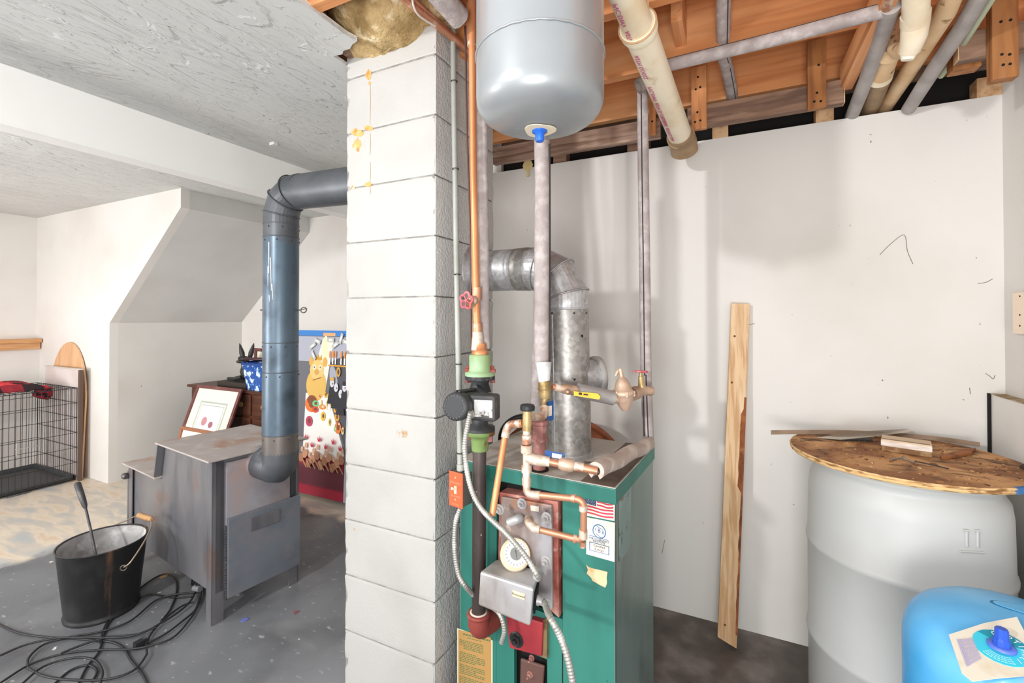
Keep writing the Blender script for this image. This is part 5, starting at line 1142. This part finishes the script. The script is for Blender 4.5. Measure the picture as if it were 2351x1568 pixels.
foamrun('right_foam_run', [S(2046, 14, 1.27), S(2022, 90, 1.42), S(1990, 180, 1.62), S(1955, 268, 1.85)], .0235, 'pale grey foam pipe running back to the wall at the cross pipe end', GF)
tube('copper_tee', [S(2036, 22, 1.28), S(2043, -20, 1.22)], .013, SOLDER, cf_, 12)
foamrun('far_foam_run', [S(2262, -30, 1.22), S(2210, 60, 1.34), S(2150, 150, 1.50), S(2086, 250, 1.74)], .0225, 'pale grey foam pipe with green edge near the right wall', GF)
tube('green_pipe_edge', [S(2285, -15, 1.26), S(2235, 65, 1.38), S(2190, 135, 1.50), S(2160, 175, 1.6)], .009, mat('pale green pipe', s('b9c2a8'), .5), None, 12)
bpy.data.objects['green_pipe_edge']['label'] = 'thin pale green pipe beside the far grey foam pipe'; bpy.data.objects['green_pipe_edge']['category'] = 'pipe'
# regulator train between centre riser and right riser
rg = thing('feed_regulator', S(1430, 940, 1.50), 'bronze pressure regulator train with yellow lever beside the flue', 'valve')
tr_ = [S(1268, 888, 1.44), S(1300, 893, 1.45), S(1345, 900, 1.47), S(1400, 912, 1.49), S(1440, 908, 1.51), S(1478, 896, 1.60)]
tube('inlet_pipe', [tr_[0], tr_[1]], .0095, COPPER, rg); tube('inlet_fitting', [S(1274, 889, 1.44), S(1287, 892, 1.445)], .0125, SOLDER, rg)
tube('ball_valve', [S(1286, 891, 1.445), S(1296, 892, 1.45), S(1318, 896, 1.455), S(1326, 897, 1.46)], [.012, .0165, .0165, .012], BRONZE, rg, 12)
tube('grey_sleeve', [S(1326, 896, 1.46), S(1408, 914, 1.49)], .0235, mat('silvery sleeve', s('9c9794'), .5, .4, layers=[(s('b5b1ae'), 10, .5, .7)], bumps=[(80, .3, .001)]), rg, 22)
yl0, yl1 = S(1318, 904, 1.425), S(1376, 912, 1.44)
g = G(); g.prism([S(1318, 898, 1.428), S(1372, 903, 1.443), S(1379, 910, 1.445), S(1376, 917, 1.445), S(1318, 908, 1.428)], V((0, -.003, 0))); build(g, 'yellow_lever', YEL, rg)
g = G(); g.prism([S(1329, 901, 1.424), S(1336, 902, 1.426), S(1336, 907, 1.426), S(1329, 906, 1.424)], V((0, -.001, 0))); g.prism([S(1340, 904, 1.426), S(1350, 905, 1.428), S(1350, 908, 1.428), S(1340, 907, 1.426)], V((0, -.001, 0))); build(g, 'lever_lettering', INKD, rg)
g = G(); g.lathe([(.008, 0), (.010, .004), (.004, .012)], S(1303, 900, 1.43), (CAM-S(1303, 900, 1.43)), 6, smooth=False); build(g, 'lever_nut', BRONZE, rg)
vc = S(1432, 906, 1.50)
g = G(); g.lathe([(.012, -.052), (.016, -.046), (.022, -.034), (.030, -.014), (.033, -.004), (.036, 0), (.036, .010), (.031, .013), (.024, .034), (.017, .050), (.010, .056), (.008, .060)], vc, V((-.12, 0, 1)), 22); rbody = build(g, 'regulator_bell', BRONZE, rg)
g = G()
for k in range(6):
    t = k*math.pi/3; g.lathe([(.004, -.003), (.004, .014)], vc+V((.034*math.cos(t), .034*math.sin(t), 0)), (0, 0, 1), 6)
build(g, 'bell_screws', BRONZE, rbody, kind='stuff')
tube('regulator_inlet', [S(1410, 917, 1.49), S(1430, 915, 1.50)], [.0135, .016], BRONZE, rg, 12)
tube('adjusting_stem', [vc+V((-.006, 0, .055)), vc+V((-.012, 0, .085))], .0075, BRONZE, rg, 12)
g = G(); q = vc+V((-.012, -.004, .086)); g.prism([q, q+V((-.012, -.004, -.012)), q+V((-.016, -.004, -.028)), q+V((-.010, -.004, -.024))], V((.002, .008, 0))); build(g, 'lever_clip', BRONZE, rg)
tube('strainer_ring', [S(1452, 905, 1.53), S(1462, 901, 1.545)], .0225, BRONZE, rg, 16)
tube('gate_valve_body', [S(1460, 900, 1.55), S(1474, 896, 1.565), S(1496, 898, 1.58)], [.017, .019, .014], BRONZE, rg, 14)
tube('hex_outlet', [S(1484, 897, 1.565), S(1497, 898, 1.575)], .016, BRONZE, rg, 6)
tube('bonnet', [S(1474, 890, 1.56), S(1472, 876, 1.56), S(1471, 864, 1.56)], [.014, .0115, .009], BRASS, rg, 6)
tube('valve_stem', [S(1471, 868, 1.56), S(1471, 852, 1.56)], .005, BRASS, rg, 8)
wheel(S(1471, 853, 1.56), (0, .1, 1), .022, rg)

# ------------------------------------------------------------ expansion tank
tkc = V((-.398, .974, 0)); tkr = .146; ztk = on(1241, 298, y=.974).z
tk = thing('expansion_tank', (tkc.x, tkc.y, ztk), 'large silver-grey expansion tank hanging from the joists', 'tank')
z0 = on(1241, 246, y=.974).z
zr = on(1240, 205, y=.974-tkr).z
g = G(); g.lathe([(.012, ztk), (.05, ztk+.003), (.09, ztk+.012), (.115, ztk+.021), (.130, ztk+.031), (.140, ztk+.043), (.1448, ztk+.056), (tkr, ztk+.072), (tkr, 2.20), (.14, 2.235), (.11, 2.265), (.05, 2.285), (.01, 2.288)], (tkc.x, tkc.y, 0), (0, 0, 1), 72); build(g, 'tank_shell', TANKG, tk)
zw = on(1240, 34, y=tkc.y-tkr).z; g = G(); n = 90
g.tube([V((tkc.x+(tkr+.0005)*math.cos(t), tkc.y+(tkr+.0005)*math.sin(t), zw+.0008*math.sin(31*t))) for t in [2*math.pi*k/n for k in range(n)]], [.0022+.0008*abs(math.sin(k*.9)) for k in range(n)], 8, closed=True); build(g, 'weld_bead', TANKG, tk)
g = G(); g.lathe([(.036, 0), (.036, .0012)], (tkc.x, tkc.y, ztk-.001), (0, 0, -1), 20)
for i, p_ in enumerate(g.v): g.v[i] = p_+V((p_.x-tkc.x, p_.y-tkc.y, 0))*.10*math.sin(3*math.atan2(p_.y-tkc.y, p_.x-tkc.x)+1)
build(g, 'cream_valve_sticker', mat('cream sticker', s('e6d9be'), .6), tk)
g = G(); g.lathe([(.0175, .0), (.0175, .004), (.011, .005), (.010, .024), (.0085, .026)], (tkc.x, tkc.y, ztk-.001), (0, 0, -1), 20); build(g, 'blue_air_valve_cap', BLUEM, tk)
g = G(); g.tube([(tkc.x, tkc.y, 2.28), (tkc.x, tkc.y, 2.34)], .012, 12); build(g, 'tank_nipple', BRASS, tk)

# PVC drain
pv = thing('drain_pipe', S(1565, 318, 1.87), 'large ivory plastic drain pipe slanting back to the wall top', 'pipe')
pa_ = S(1425, -40, 1.14); pb_2 = S(1562, 312, 1.88)
cpl = pa_+(pb_2-pa_)*.20; 
def along(f): return pa_+(pb_2-pa_)*f
fc = None
# locate coupling along the run by its height in view
tube('upper_pipe', [along(-.1), along(.22)], .041, PVC, pv, 32)
tube('lower_pipe', [along(.20), along(1.0)], .0445, PVC, pv, 32)
g = G(); g.tube([along(.19), along(.215), along(.235)], [.0505, .0525, .047], 32); g.torus(along(.192), .047, .005, (pb_2-pa_), 32, 8); build(g, 'coupling_ring', mat('cream coupling', s('efe6cc'), .35), pv)
g = G(); g.tube([along(.97), along(1.03)], [.047, .053], 28); g.tube([along(1.0), along(1.08), along(1.12)-Z*.02], .055, 24); build(g, 'wall_hub', PVCG, pv)
dpv = (pb_2-pa_).normalized(); sdp = dpv.cross(Z).normalized()
if sdp.x > 0: sdp = -sdp
upn = sdp.cross(dpv).normalized(); 
if upn.z > 0: upn = -upn
tcv = CAM-along(.4); tcv = (tcv-dpv*tcv.dot(dpv)).normalized(); lfv = tcv.cross(dpv).normalized(); lfv = lfv if lfv.dot(RT) < 0 else -lfv; nl = (tcv*.80+lfv*.6).normalized(); tyv = dpv.cross(nl).normalized()
INKP = mat('magenta pipe print', s('b5567f'), .6)
for f_, t_, rr_ in ((.02, 'PVC-DWV   ASTM D-2665   4 IN', .0415), (.27, 'CHARLOTTE', .045), (.47, 'PVC-DWV  ASTM D-1785  NSF', .045), (.72, 'SCH 40  ASTM D-2665', .045)):
    if t_ == 'CHARLOTTE': t_ = 'ASTM OOO22'
    text(t_, .020, along(f_)+nl*(rr_+.0006), dpv, tyv, INKP, pv, 'pipe_print', 'LEFT', .0004)
hg = G(); c = along(.2); hx = S(1487, 60, 1.28); hg.tube([hx, S(1487, -10, 1.26)], .004, 6); hg.torus(along(.19), .052, .003, dpv, 24, 6); build(hg, 'pipe_hanger', mat('tan hanger', s('c9a27a'), .6), pv)
# right hand pvc cluster
pq = thing('elbow_drain_pipe', S(2092, 120, 1.40), 'aged ivory plastic elbow and drain pipe in the right joist bay', 'pipe')
tube('upper_pipe', [S(2104, -30, 1.20), S(2102, 45, 1.27)], .0300, PVC, pq, 24)
tube('elbow_hub', [S(2102, 30, 1.26), S(2101, 52, 1.28)], .0335, PVC, pq, 24)
tube('elbow_body', [S(2102, 50, 1.28), S(2098, 85, 1.30), S(2088, 118, 1.33)], [.0325, .031, .026], PVC, pq, 24)
tube('elbow_plug', [S(2087, 120, 1.33), S(2083, 138, 1.335)], [.022, .015], mat('shiny pvc end', s('f2ead8'), .2), pq, 20)
tube('wye_branch', bend([S(2084, 110, 1.36), S(2062, 118, 1.42), S(2055, 75, 1.45), S(2075, 50, 1.44)], .04, 5), .026, PVCO, pq, 22)
tube('joint_hub', [S(2048, 100, 1.46), S(2040, 128, 1.50)], .034, PVCO, pq, 24)
tube('drain_run', [S(2042, 122, 1.50), S(2024, 172, 1.60)], .031, PVCO, pq, 24); tube('drain_coupling', [S(2024, 165, 1.60), S(2020, 182, 1.63)], .036, PVC, pq, 24)
tube('grimy_tail', [S(2021, 180, 1.63), S(1992, 262, 1.90)], .034, PVCG, pq, 24)
bp = thing('tan_branch_pipe', S(2030, 250, 1.85), 'long tan plastic pipe running back beside the drain elbow', 'pipe')
tube('pipe_run', [S(2205, -60, 1.18), S(2170, 30, 1.30), S(2095, 150, 1.55), S(2028, 252, 1.86)], .0260, PVCO, bp, 24)

# upper left: big foam tube end, copper line, white lead
uf = foamrun('large_foam_pipe', [S(985, -40, 1.30), S(1055, 42, 1.42)], .034, 'thick grey foam tube end above the chimney corner', FOAM)
cpn = thing('ceiling_copper_pipes', S(1000, 60, 1.45), 'pair of copper pipes running below the joists over the chimney corner', 'pipe')
tube('copper_run', [S(905, -20, 1.35), S(985, 42, 1.48), S(1060, 105, 1.62), S(1078, 125, 1.66)], .013, COPPER, cpn, 12)
tube('copper_run', [S(930, -20, 1.37), S(1000, 45, 1.50), S(1075, 112, 1.66)], .008, COPPER, cpn, 10)
tube('copper_tee', [S(1084, 95, 1.46), S(1082, 10, 1.46)], .0165, COPPER, cpn, 14); tube('copper_branch', [S(1082, 40, 1.46), S(1058, 8, 1.50)], .012, COPPER, cpn, 12)
tube('brass_coupling', [S(1084, 108, 1.455), S(1084, 95, 1.455)], .0155, SOLDER, cpn, 12)
wl = build(G().tube(cr([S(945, -20, 1.36), S(950, 15, 1.40), S(965, 38, 1.44), S(1000, 60, 1.50)], 5), .0035, 8), 'white_lead', mat('off white cord', s('d9cfc6'), .6), None, label='thin off-white cord hanging beside the copper pipes above the chimney', cat='cord')

# things behind the boiler
hp_ = S(1190, 1005, 1.95); 
g = G(); g.torus(S(1205, 1008, 1.98), .105, .012, (FW+V((0, 0, .2))), 40, 8); g.torus(S(1205, 1008, 1.985), .09, .006, (FW+V((0, 0, .2))), 40, 8)
hb2 = build(g, 'black_hoop', BLACKP, None, label='black round hoop standing behind the boiler left of the flue', cat='hoop')
g = G(); cc_ = S(1285, 1120, 2.05); g.lathe([(.325, 0), (.325, .018), (.30, .018), (.30, .004)], cc_, (-FW*1+V((0, 0, .08))), 60)
g2 = build(g, 'round_tabletop_rim', mat('reddish brown wood rim', s('a8623f'), .45, layers=[(s('8a4a2e'), 6, .45, .65)]), None, label='reddish brown round wooden top standing behind the boiler', cat='tabletop')
g = G(); yc = on(1212, 380, y=2.225); g.lathe([(.03, 0), (.03, .003)], yc, (0, -1, 0), 8); g.tube([yc, yc-Z*.06], .007, 8); build(g, 'yellow_hanger_plate', mat('yellowish plate', s('d9c48a'), .6), None, label='small yellowish metal plate hanging near the wall top below the tank', cat='bracket')
# ============================================================ leaning plank, barrel, blue tank
A = on(1668, 1480, z=0); At = on(1699, 698, y=2.215); dz_ = (At-A)
pk_ = thing('leaning_plank', A, 'pale pine plank with bark edge leaning on the white wall', 'plank')
ax_ = dz_.normalized(); sx_ = V((1, .1, 0)); sx_ = (sx_-ax_*sx_.dot(ax_)).normalized(); ny = sx_.cross(ax_).normalized()
L_ = dz_.length; wP = .036; cen = A+dz_*.5 + ny*0
q0 = A-sx_*wP; q1 = A+sx_*wP
g = G(); g.prism([q0+ax_*.030, q1+ax_*.004, q1+ax_*L_, q0+ax_*L_], ny*.019); pko = build(g, 'board', PINE, pk_, bevel=.0015)
g = G(); rings = []
for k in range(40):
    f = .04+.68*k/39; w_ = .006+.010*abs(noise.noise(V((k*.31, 2, 0))))+(.012 if .45 < f < .68 else .0); c = q1+ax_*(L_*f)+ny*.0185
    rings.append([c-sx_*w_, c+sx_*.0008-ny*.012, c+sx_*.001+ny*.0005, c-sx_*w_+ny*.0012])
if ny.dot(FW) > 0: pass
g.rings(rings, 4, False, True); build(g, 'bark_edge', BARK, pk_)
g = G()
for f, u in ((.90, -.5), (.06, -.3), (.76, -.6)): g.lathe([(.005, 0), (.0045, .001)], A+ax_*(L_*f)+sx_*(wP*u)+ny*.0188, ny, 10)
build(g, 'knots', mat('brown knot', s('6a4426'), .7), pk_)

bcx, bcy, LZ = .50, 1.93, .885
br = thing('plastic_drum', (bcx, bcy, 0), 'large white plastic drum in the corner by the right wall', 'barrel')
R0 = .260
prof = [(R0*.93, 0), (R0*.97, .012), (R0, .03), (R0, .245), (R0+.0045, .252), (R0+.0055, .26), (R0+.0045, .268), (R0, .275), (R0, .565), (R0+.0045, .572), (R0+.0055, .58), (R0+.0045, .588), (R0, .595), (R0-.003, .76), (R0-.008, .80), (R0-.022, .825), (R0-.026, .84), (R0-.018, .848), (R0-.016, .868), (R0-.022, .878), (R0-.06, .880)]
build(G().lathe(prof, (bcx, bcy, 0), (0, 0, 1), 72), 'drum_shell', BARREL, br)
g = G(); mk = on(2222, 1240, x=None, y=1.70)
dirb = V((mk.x-bcx, mk.y-bcy, 0)).normalized(); c = V((bcx, bcy, mk.z))+dirb*(R0-.001); tg = Z.cross(dirb)
for q_ in (-.014, .014): g.tube([c+tg*q_+Z*.03, c+tg*q_-Z*.012], .0035, 6); g.tube([c+tg*(q_-.008)+Z*.032, c+tg*(q_+.006)+Z*.032], .003, 6)
g.tube([c+tg*-.03-Z*.026, c+tg*.03-Z*.026], .0028, 6); build(g, 'moulded_mark', BARREL, br)
# plywood disc
dc_ = V((bcx, bcy, LZ-.004)); g = G(); n = 90; Rl = .312
def rimp(z, dr, sd): return [V((bcx+(Rl+dr+.003*noise.noise(V((math.cos(t)*9, math.sin(t)*9, sd))))*math.cos(t), bcy+(Rl+dr+.003*noise.noise(V((math.cos(t)*9, math.sin(t)*9, sd))))*math.sin(t), z)) for t in [2*math.pi*k/n for k in range(n)]]
pd = thing('plywood_lid', (bcx, bcy, .881), 'round dirty plywood disc covering the white drum', 'lid')
zt_l = .899
g.rings([rimp(.881, -.004, 1), rimp(.886, 0, 2), rimp(.890, -.003, 3), rimp(.895, .001, 4), rimp(zt_l, -.002, 5)], n, False, False); g.poly(rimp(.881, -.004, 1)[::-1]); build(g, 'splintered_edge', PLYE, pd)
g = G(); g.poly(rimp(zt_l, -.002, 5)); build(g, 'top_face', PLY, pd)
g = G(); tA = math.atan2(on(2300, 1118, z=.89).y-bcy, on(2300, 1118, z=.89).x-bcx)
rings = [[V((bcx+(Rl+.0035)*math.cos(t), bcy+(Rl+.0035)*math.sin(t), .883)), V((bcx+(Rl+.0035)*math.cos(t), bcy+(Rl+.0035)*math.sin(t), .8995)), V((bcx+(Rl-.008)*math.cos(t), bcy+(Rl-.008)*math.sin(t), .8998)), V((bcx+(Rl-.008)*math.cos(t), bcy+(Rl-.008)*math.sin(t), .883))] for t in [tA+.02*k for k in range(0, 16)]]
g.rings(rings, 4, False, True); build(g, 'blue_paint_mark', mat('blue paint', s('3d6fa5'), .8, bumps=[(80, .5, .002)]), pd)
g = G(); rn = random.Random(5)
for k in range(240):
    r_ = Rl*math.sqrt(rn.random())*.93; t = rn.uniform(0, 6.28); sz = rn.uniform(.0012, .0042); c = V((bcx+r_*math.cos(t), bcy+r_*math.sin(t), zt_l))
    a = rn.uniform(0, 3.14); u = V((math.cos(a), math.sin(a), 0)); g.box(c+Z*sz*.3, (sz*rn.uniform(1, 2.5), sz*.7, sz*.35), (u, Z.cross(u), Z))
build(g, 'wood_crumbs', mat('wood crumbs', s('a8774a'), .9, layers=[(s('5a3a26'), 50, .45, .6), (s('dcc09a'), 60, .58, .65)]), pd, kind='stuff')
LZT = zt_l
def lidp(px, py, h=0): return on(px, py, z=LZT+h)
# wood block package
a, b = lidp(2025, 1035), lidp(2140, 1052); ux = (b-a); ux.z = 0; wl_ = ux.length; ux = ux.normalized(); vv = Z.cross(ux)
wb = thing('wrapped_block', (a+b)/2+vv*.04, 'small wrapped wood block package on the plywood disc', 'package')
def wbox(g, u0, u1, v0, v1, z0, z1): return g.box((a+ux*((u0+u1)/2)+vv*((v0+v1)/2)).xy.to_3d()+Z*(LZT+(z0+z1)/2), ((u1-u0)/2, (v1-v0)/2, (z1-z0)/2), (ux, vv, Z))
build(wbox(G(), 0, wl_, .0, .075, .0005, .018), 'brown_bottom_layer', mat('mottled brown board', s('b08f6a'), .8, layers=[(s('7d5a3a'), 22, .48, .6)], bumps=[(50, .4, .002)]), wb, bevel=.002)
build(wbox(G(), -.003, wl_+.001, -.002, .077, .018, .036), 'white_layer', mat('whitish split wood', s('e2d8d0'), .7, layers=[(s('c9bbb0'), 20, .45, .65, (1, 1, 5))]), wb, bevel=.002)
build(wbox(G(), -.002, wl_, -.001, .076, .036, .040), 'tan_cover', mat('tan card', s('d2b898'), .7), wb, bevel=.001)
build(wbox(G(), .0, wl_-.005, .002, .014, .0402, .0406), 'dark_strip', mat('brown grey strip', s('8a7a6c'), .7), wb)
# long curved card strip standing at the wall
sA = on(1770, 988, y=2.0); sB = on(2252, 1022, y=2.12)
pts_ = [S(1770, 993, 1.80), S(1850, 992, 1.76), S(1950, 993, 1.72), S(2060, 998, 1.62), S(2150, 1006, 1.52), S(2250, 1020, 1.42)]
pts_ = [on(px, py, z=LZT+.012) for px, py in ((1770, 993), (1850, 992), (1950, 993), (2060, 999), (2150, 1007), (2250, 1021))]
for i_, p_ in enumerate(pts_):
    if p_.y > 2.215: p_.y = 2.215
    if p_.x > .82: p_.x = .82
cs = cr(pts_, 5); g = G()
g.rings([[p_-Z*.008, p_+Z*.008, p_+Z*.008+V((0, .003, 0)), p_-Z*.008+V((0, .003, 0))] for p_ in cs], 4, False, True)
build(g, 'cardboard_strip', CARD, None, label='long curved brown strip lying behind the plywood disc against the wall', cat='strip')
# plastic sheet and black slip beneath
g = G(); Pp = [lidp(1870, 1005, .006), lidp(1905, 1001, .01), lidp(1975, 991, .045), lidp(2085, 985, .035), lidp(2090, 992, .03), lidp(2010, 1002, .02), lidp(1930, 1010, .004)]
for i_, p_ in enumerate(Pp):
    if p_.y > 2.20: p_.y = 2.20
g.poly(Pp); g.poly([p_+Z*.001 for p_ in Pp][::-1]); build(g, 'plastic_film', BAG, None, label='crumpled clear plastic film on the rear of the plywood disc', cat='plastic sheet')
build(G().prism([lidp(1892, 1007, .001), lidp(1940, 1012, .001), lidp(2000, 1014, .001), lidp(2000, 1005, .001), lidp(1930, 1002, .001)], Z*.004), 'black_slip', BLACKP, None, label='flat black slip under the plastic film on the disc', cat='scrap')
g = G(); 
for k in range(9): c = lidp(2088+5.5*k, 996+1.0*k, .002); c.y = min(c.y, 2.19); g.torus(c+Z*.006, .0055, .0018, (1, .3*(-1)**k, .4), 10, 5)
build(g, 'black_chain', BLACKP, None, label='short black chain behind the wrapped block on the disc', cat='chain')
def nail(p0, p1, r, label):
    a_, b_ = lidp(*p0, .003), lidp(*p1, .003); d_ = (b_-a_)
    build(G().lathe([(r*2.2, 0), (r*2.2, .0015), (r, .002), (r, d_.length*.94), (.0004, d_.length)], a_, d_, 10), 'nail', ZINC, None, label=label, cat='nail')
nail((2074, 1050), (2042, 1056), .0018, 'grey nail pointing left in front of the wrapped block'); nail((2076, 1053), (2102, 1064), .0018, 'grey nail pointing right in front of the wrapped block')
build(G().tube([lidp(2100, 1058, .002), lidp(2140, 1067, .002), lidp(2178, 1076, .002)], .0018, 6), 'thin_wire', IRON, None, label='long thin dark wire on the disc right of the nails', cat='wire')
def barkp(pts, label, h=.006, m=BARK):
    g = G(); g.prism([lidp(px, py, .0005) for px, py in pts], Z*h)
    build(g, 'bark_piece', m, None, bevel=.002, label=label, cat='bark')
barkp([(2158, 1052), (2180, 1046), (2200, 1040), (2240, 1034), (2232, 1044), (2205, 1050), (2180, 1055), (2162, 1057)], 'curled brown bark piece right of the wrapped block', .010, mat('reddish bark', s('9c6238'), .8, layers=[(s('6a3e22'), 18, .45, .6)], bumps=[(40, .6, .003)]))
barkp([(2340, 1074), (2351, 1070), (2362, 1074), (2355, 1080)], 'small dark bark crumb at the disc right edge', .008, mat('dark bark', s('3f352e'), .9))

# cream wood cleat on the right wall
g = G(); z0_, z1_ = on(2335, 766, x=.86).z, on(2335, 672, x=.86).z; yA = on(2331, 720, x=.86).y
g.box2((.853, yA-.09, z0_), (.874, yA, z1_)); wc = build(g, 'wall_cleat', CREAMP, None, bevel=.002, label='cream painted wood cleat screwed to the right wall', cat='cleat')
g = G()
for py in (680, 723, 748): c = on(2342, py, x=.853); g.lathe([(.003, 0), (.003, .001)], (.8528, c.y, c.z), (-1, 0, 0), 8)
build(g, 'screw_holes', DARK, wc)

# blue tank in the foreground
tx0, ty0, tr0 = .546, 1.351, .19
bt = thing('blue_pressure_tank', (tx0, ty0, 0), 'sky blue steel pressure tank with round label at lower right', 'tank')
zt0 = .72
pf = [(tr0*.8, .0), (tr0*.82, .03), (tr0*.98, .06), (tr0, .09), (tr0, zt0-.11), (tr0*.985, zt0-.085), (tr0*.94, zt0-.06), (tr0*.86, zt0-.04), (tr0*.72, zt0-.022), (tr0*.5, zt0-.009), (tr0*.25, zt0-.002), (.004, zt0)]
build(G().lathe(pf, (tx0, ty0, 0), (0, 0, 1), 80), 'tank_shell', BLUET, bt)
TC = V((tx0, ty0, zt0))
vw = (CAM-TC); vw.z = 0; vw = vw.normalized(); rtv = Z.cross(vw)*-1
rtv = V((RT.x, RT.y, 0)).normalized()
fwv = V((FW.x, FW.y, 0)).normalized()
def top(px, py, h=0): return on(px, py, z=zt0-.022+h)
def dome(p_): 
    r_ = (p_.xy-TC.xy).length; k = None
    for i in range(len(pf)-1):
        (ra, za), (rb2, zb2) = pf[i], pf[i+1]
        if rb2 <= r_ <= ra: k = za+(zb2-za)*(ra-r_)/(ra-rb2)
    return max(k, zt0-.05) if k else zt0-.05
def drape(pts, h): return [V((p_.x, p_.y, dome(p_)+h)) for p_ in pts]
def labz(p_, h): return L0+h+LG*((p_.x-rc.x)*LD.x+(p_.y-rc.y)*LD.y)
def sheet(outline, h, m, name, par, thick=.0006, nsub=10, flat=False):
    """flat print laid over the dome: fan of small quads"""
    pts_ = outline; cx_ = sum(p_.x for p_ in pts_)/len(pts_); cy_ = sum(p_.y for p_ in pts_)/len(pts_)
    dense = []
    for i in range(len(pts_)):
        a_, b_ = pts_[i], pts_[(i+1) % len(pts_)]
        for k in range(4): dense.append(a_+(b_-a_)*k/4)
    g = G(); rings = []
    for k in range(nsub+1):
        f = max(k/nsub, .001); rings.append([V((cx_+(p_.x-cx_)*f, cy_+(p_.y-cy_)*f, 0)) for p_ in dense])
    rings = [[V((p_.x, p_.y, labz(p_, h) if flat else dome(p_)+h)) for p_ in r_] for r_ in rings]
    low = [p_-Z*thick for p_ in rings[-1]]
    g.rings(rings+[low], len(dense), False, False)
    # orient upward
    f0 = g.f[0]; n0 = (g.v[f0[1]]-g.v[f0[0]]).cross(g.v[f0[2]]-g.v[f0[0]])
    if n0.z < 0: g.f = [f[::-1] for f in g.f]
    return build(g, name, m, par)
rc = top(2300, 1492); L0 = dome(rc); LD = V((TC.x-rc.x, TC.y-rc.y, 0)).normalized(); LG = .5*(dome(rc+LD*.01)-dome(rc-LD*.01))/.02
lbl = [top(px, py) for px, py in ((2178, 1454), (2260, 1449), (2335, 1451), (2370, 1500), (2385, 1545), (2290, 1536), (2232, 1532), (2208, 1516))]
lab = sheet(lbl, .0060, mat('cream label paper', s('ddd6c6'), .7, layers=[(s('cfbc9c'), 10, .56, .68)]), 'paper_label', bt, flat=True)
rr = .041
sheet([rc+V((rr*math.cos(t), rr*math.sin(t), 0)) for t in [2*math.pi*k/20 for k in range(28)]], .0068, CYAN, 'cyan_ring', lab, flat=True)
# text lines on the label left, and arc lettering
la = top(2193, 1462); lb_ = top(2222, 1518); dv = (lb_-la); du = (top(2240, 1462)-la); du.z = dv.z = 0
g = G()
for k in range(9):
    p0 = la+du*(.08+.085*k)+dv*(.02*k*.3+.05); p1 = p0+dv*(.80-.02*k)
    w_ = du.normalized()*(.0011 if k > 1 else .0016)
    for j in range(6):
        q0_, q1_ = p0+(p1-p0)*(j/6+.01), p0+(p1-p0)*((j+1)/6-.01)
        g.poly([V((v_.x, v_.y, labz(v_, .0072))) for v_ in (q0_-w_, q0_+w_, q1_+w_, q1_-w_)][::-1] if True else [])
build(g, 'small_print', mat('violet grey ink', s('b0a8c8'), .8), lab)
word = 'CAPTIWOL/'
va = math.atan2(top(2330, 1460).y-rc.y, top(2330, 1460).x-rc.x)
for k, chh in enumerate(word):
    t = math.radians(62-19*k)+0.0; dd_ = rtv*math.cos(t)+fwv*math.sin(t)
    base_ = rc+dd_*.0265; base_.z = labz(base_, .0078)
    text(chh, .015, base_, dd_.cross(Z), (dd_+Z*(LG*dd_.dot(LD))).normalized(), INKW, lab, ext=.0002)
g = G()
for q_ in range(4):
    rr_ = .022+.0042*q_
    for k in range(9):
        t0_, t1_ = math.radians(178+8.5*k), math.radians(178+8.5*k+7); 
        vs4 = [rc+(rtv*math.cos(t)+fwv*math.sin(t))*r2 for t, r2 in ((t0_, rr_), (t0_, rr_+.0022), (t1_, rr_+.0022), (t1_, rr_))]
        vs4 = [V((v_.x, v_.y, labz(v_, .0074))) for v_ in vs4]
        nn_ = (vs4[1]-vs4[0]).cross(vs4[2]-vs4[0]); g.poly(vs4 if nn_.z > 0 else vs4[::-1])
build(g, 'pale_arc_print', mat('pale cyan ink', s('9deaf2'), .6), lab)
cpb = rc+V((0, 0, 0)); cpb.z = dome(cpb)+.006
g = G(); g.lathe([(.021, .0), (.021, .005), (.017, .006), (.014, .006)], cpb, (0, 0, 1), 28); cpo = build(g, 'blue_cap_flange', mat('periwinkle cap flange', s('5b74d8'), .35), bt)
g = G(); g.lathe([(.0135, .005), (.0125, .018), (.0105, .019), (.0100, .036), (.0085, .038)], cpb, (0, 0, 1), 10, smooth=False); build(g, 'blue_cap', BLUEC, cpo, bevel=.001)
# moulded oval handle recess, edge shade painted as a darker blue ring
oc = top(2330, 1418); ou = (top(2390, 1447)-top(2243, 1406)); ou.z = 0; ou = ou.normalized(); ov = Z.cross(ou)
def ovalpts(a_, b_, n_=36): return [oc+ou*.04+ou*a_*math.cos(t)+ov*b_*math.sin(t) for t in [2*math.pi*k/n_ for k in range(n_)]]
for i_, (a_, b_, h_, m_) in enumerate(((.078, .024, .0012, mat('recess shade blue', s('2a6f96'), .5)), (.073, .020, .0024, BLUET))):
    sheet(ovalpts(a_, b_), h_, m_, ('oval_shade_ring', 'oval_pad')[i_], bt, .002)
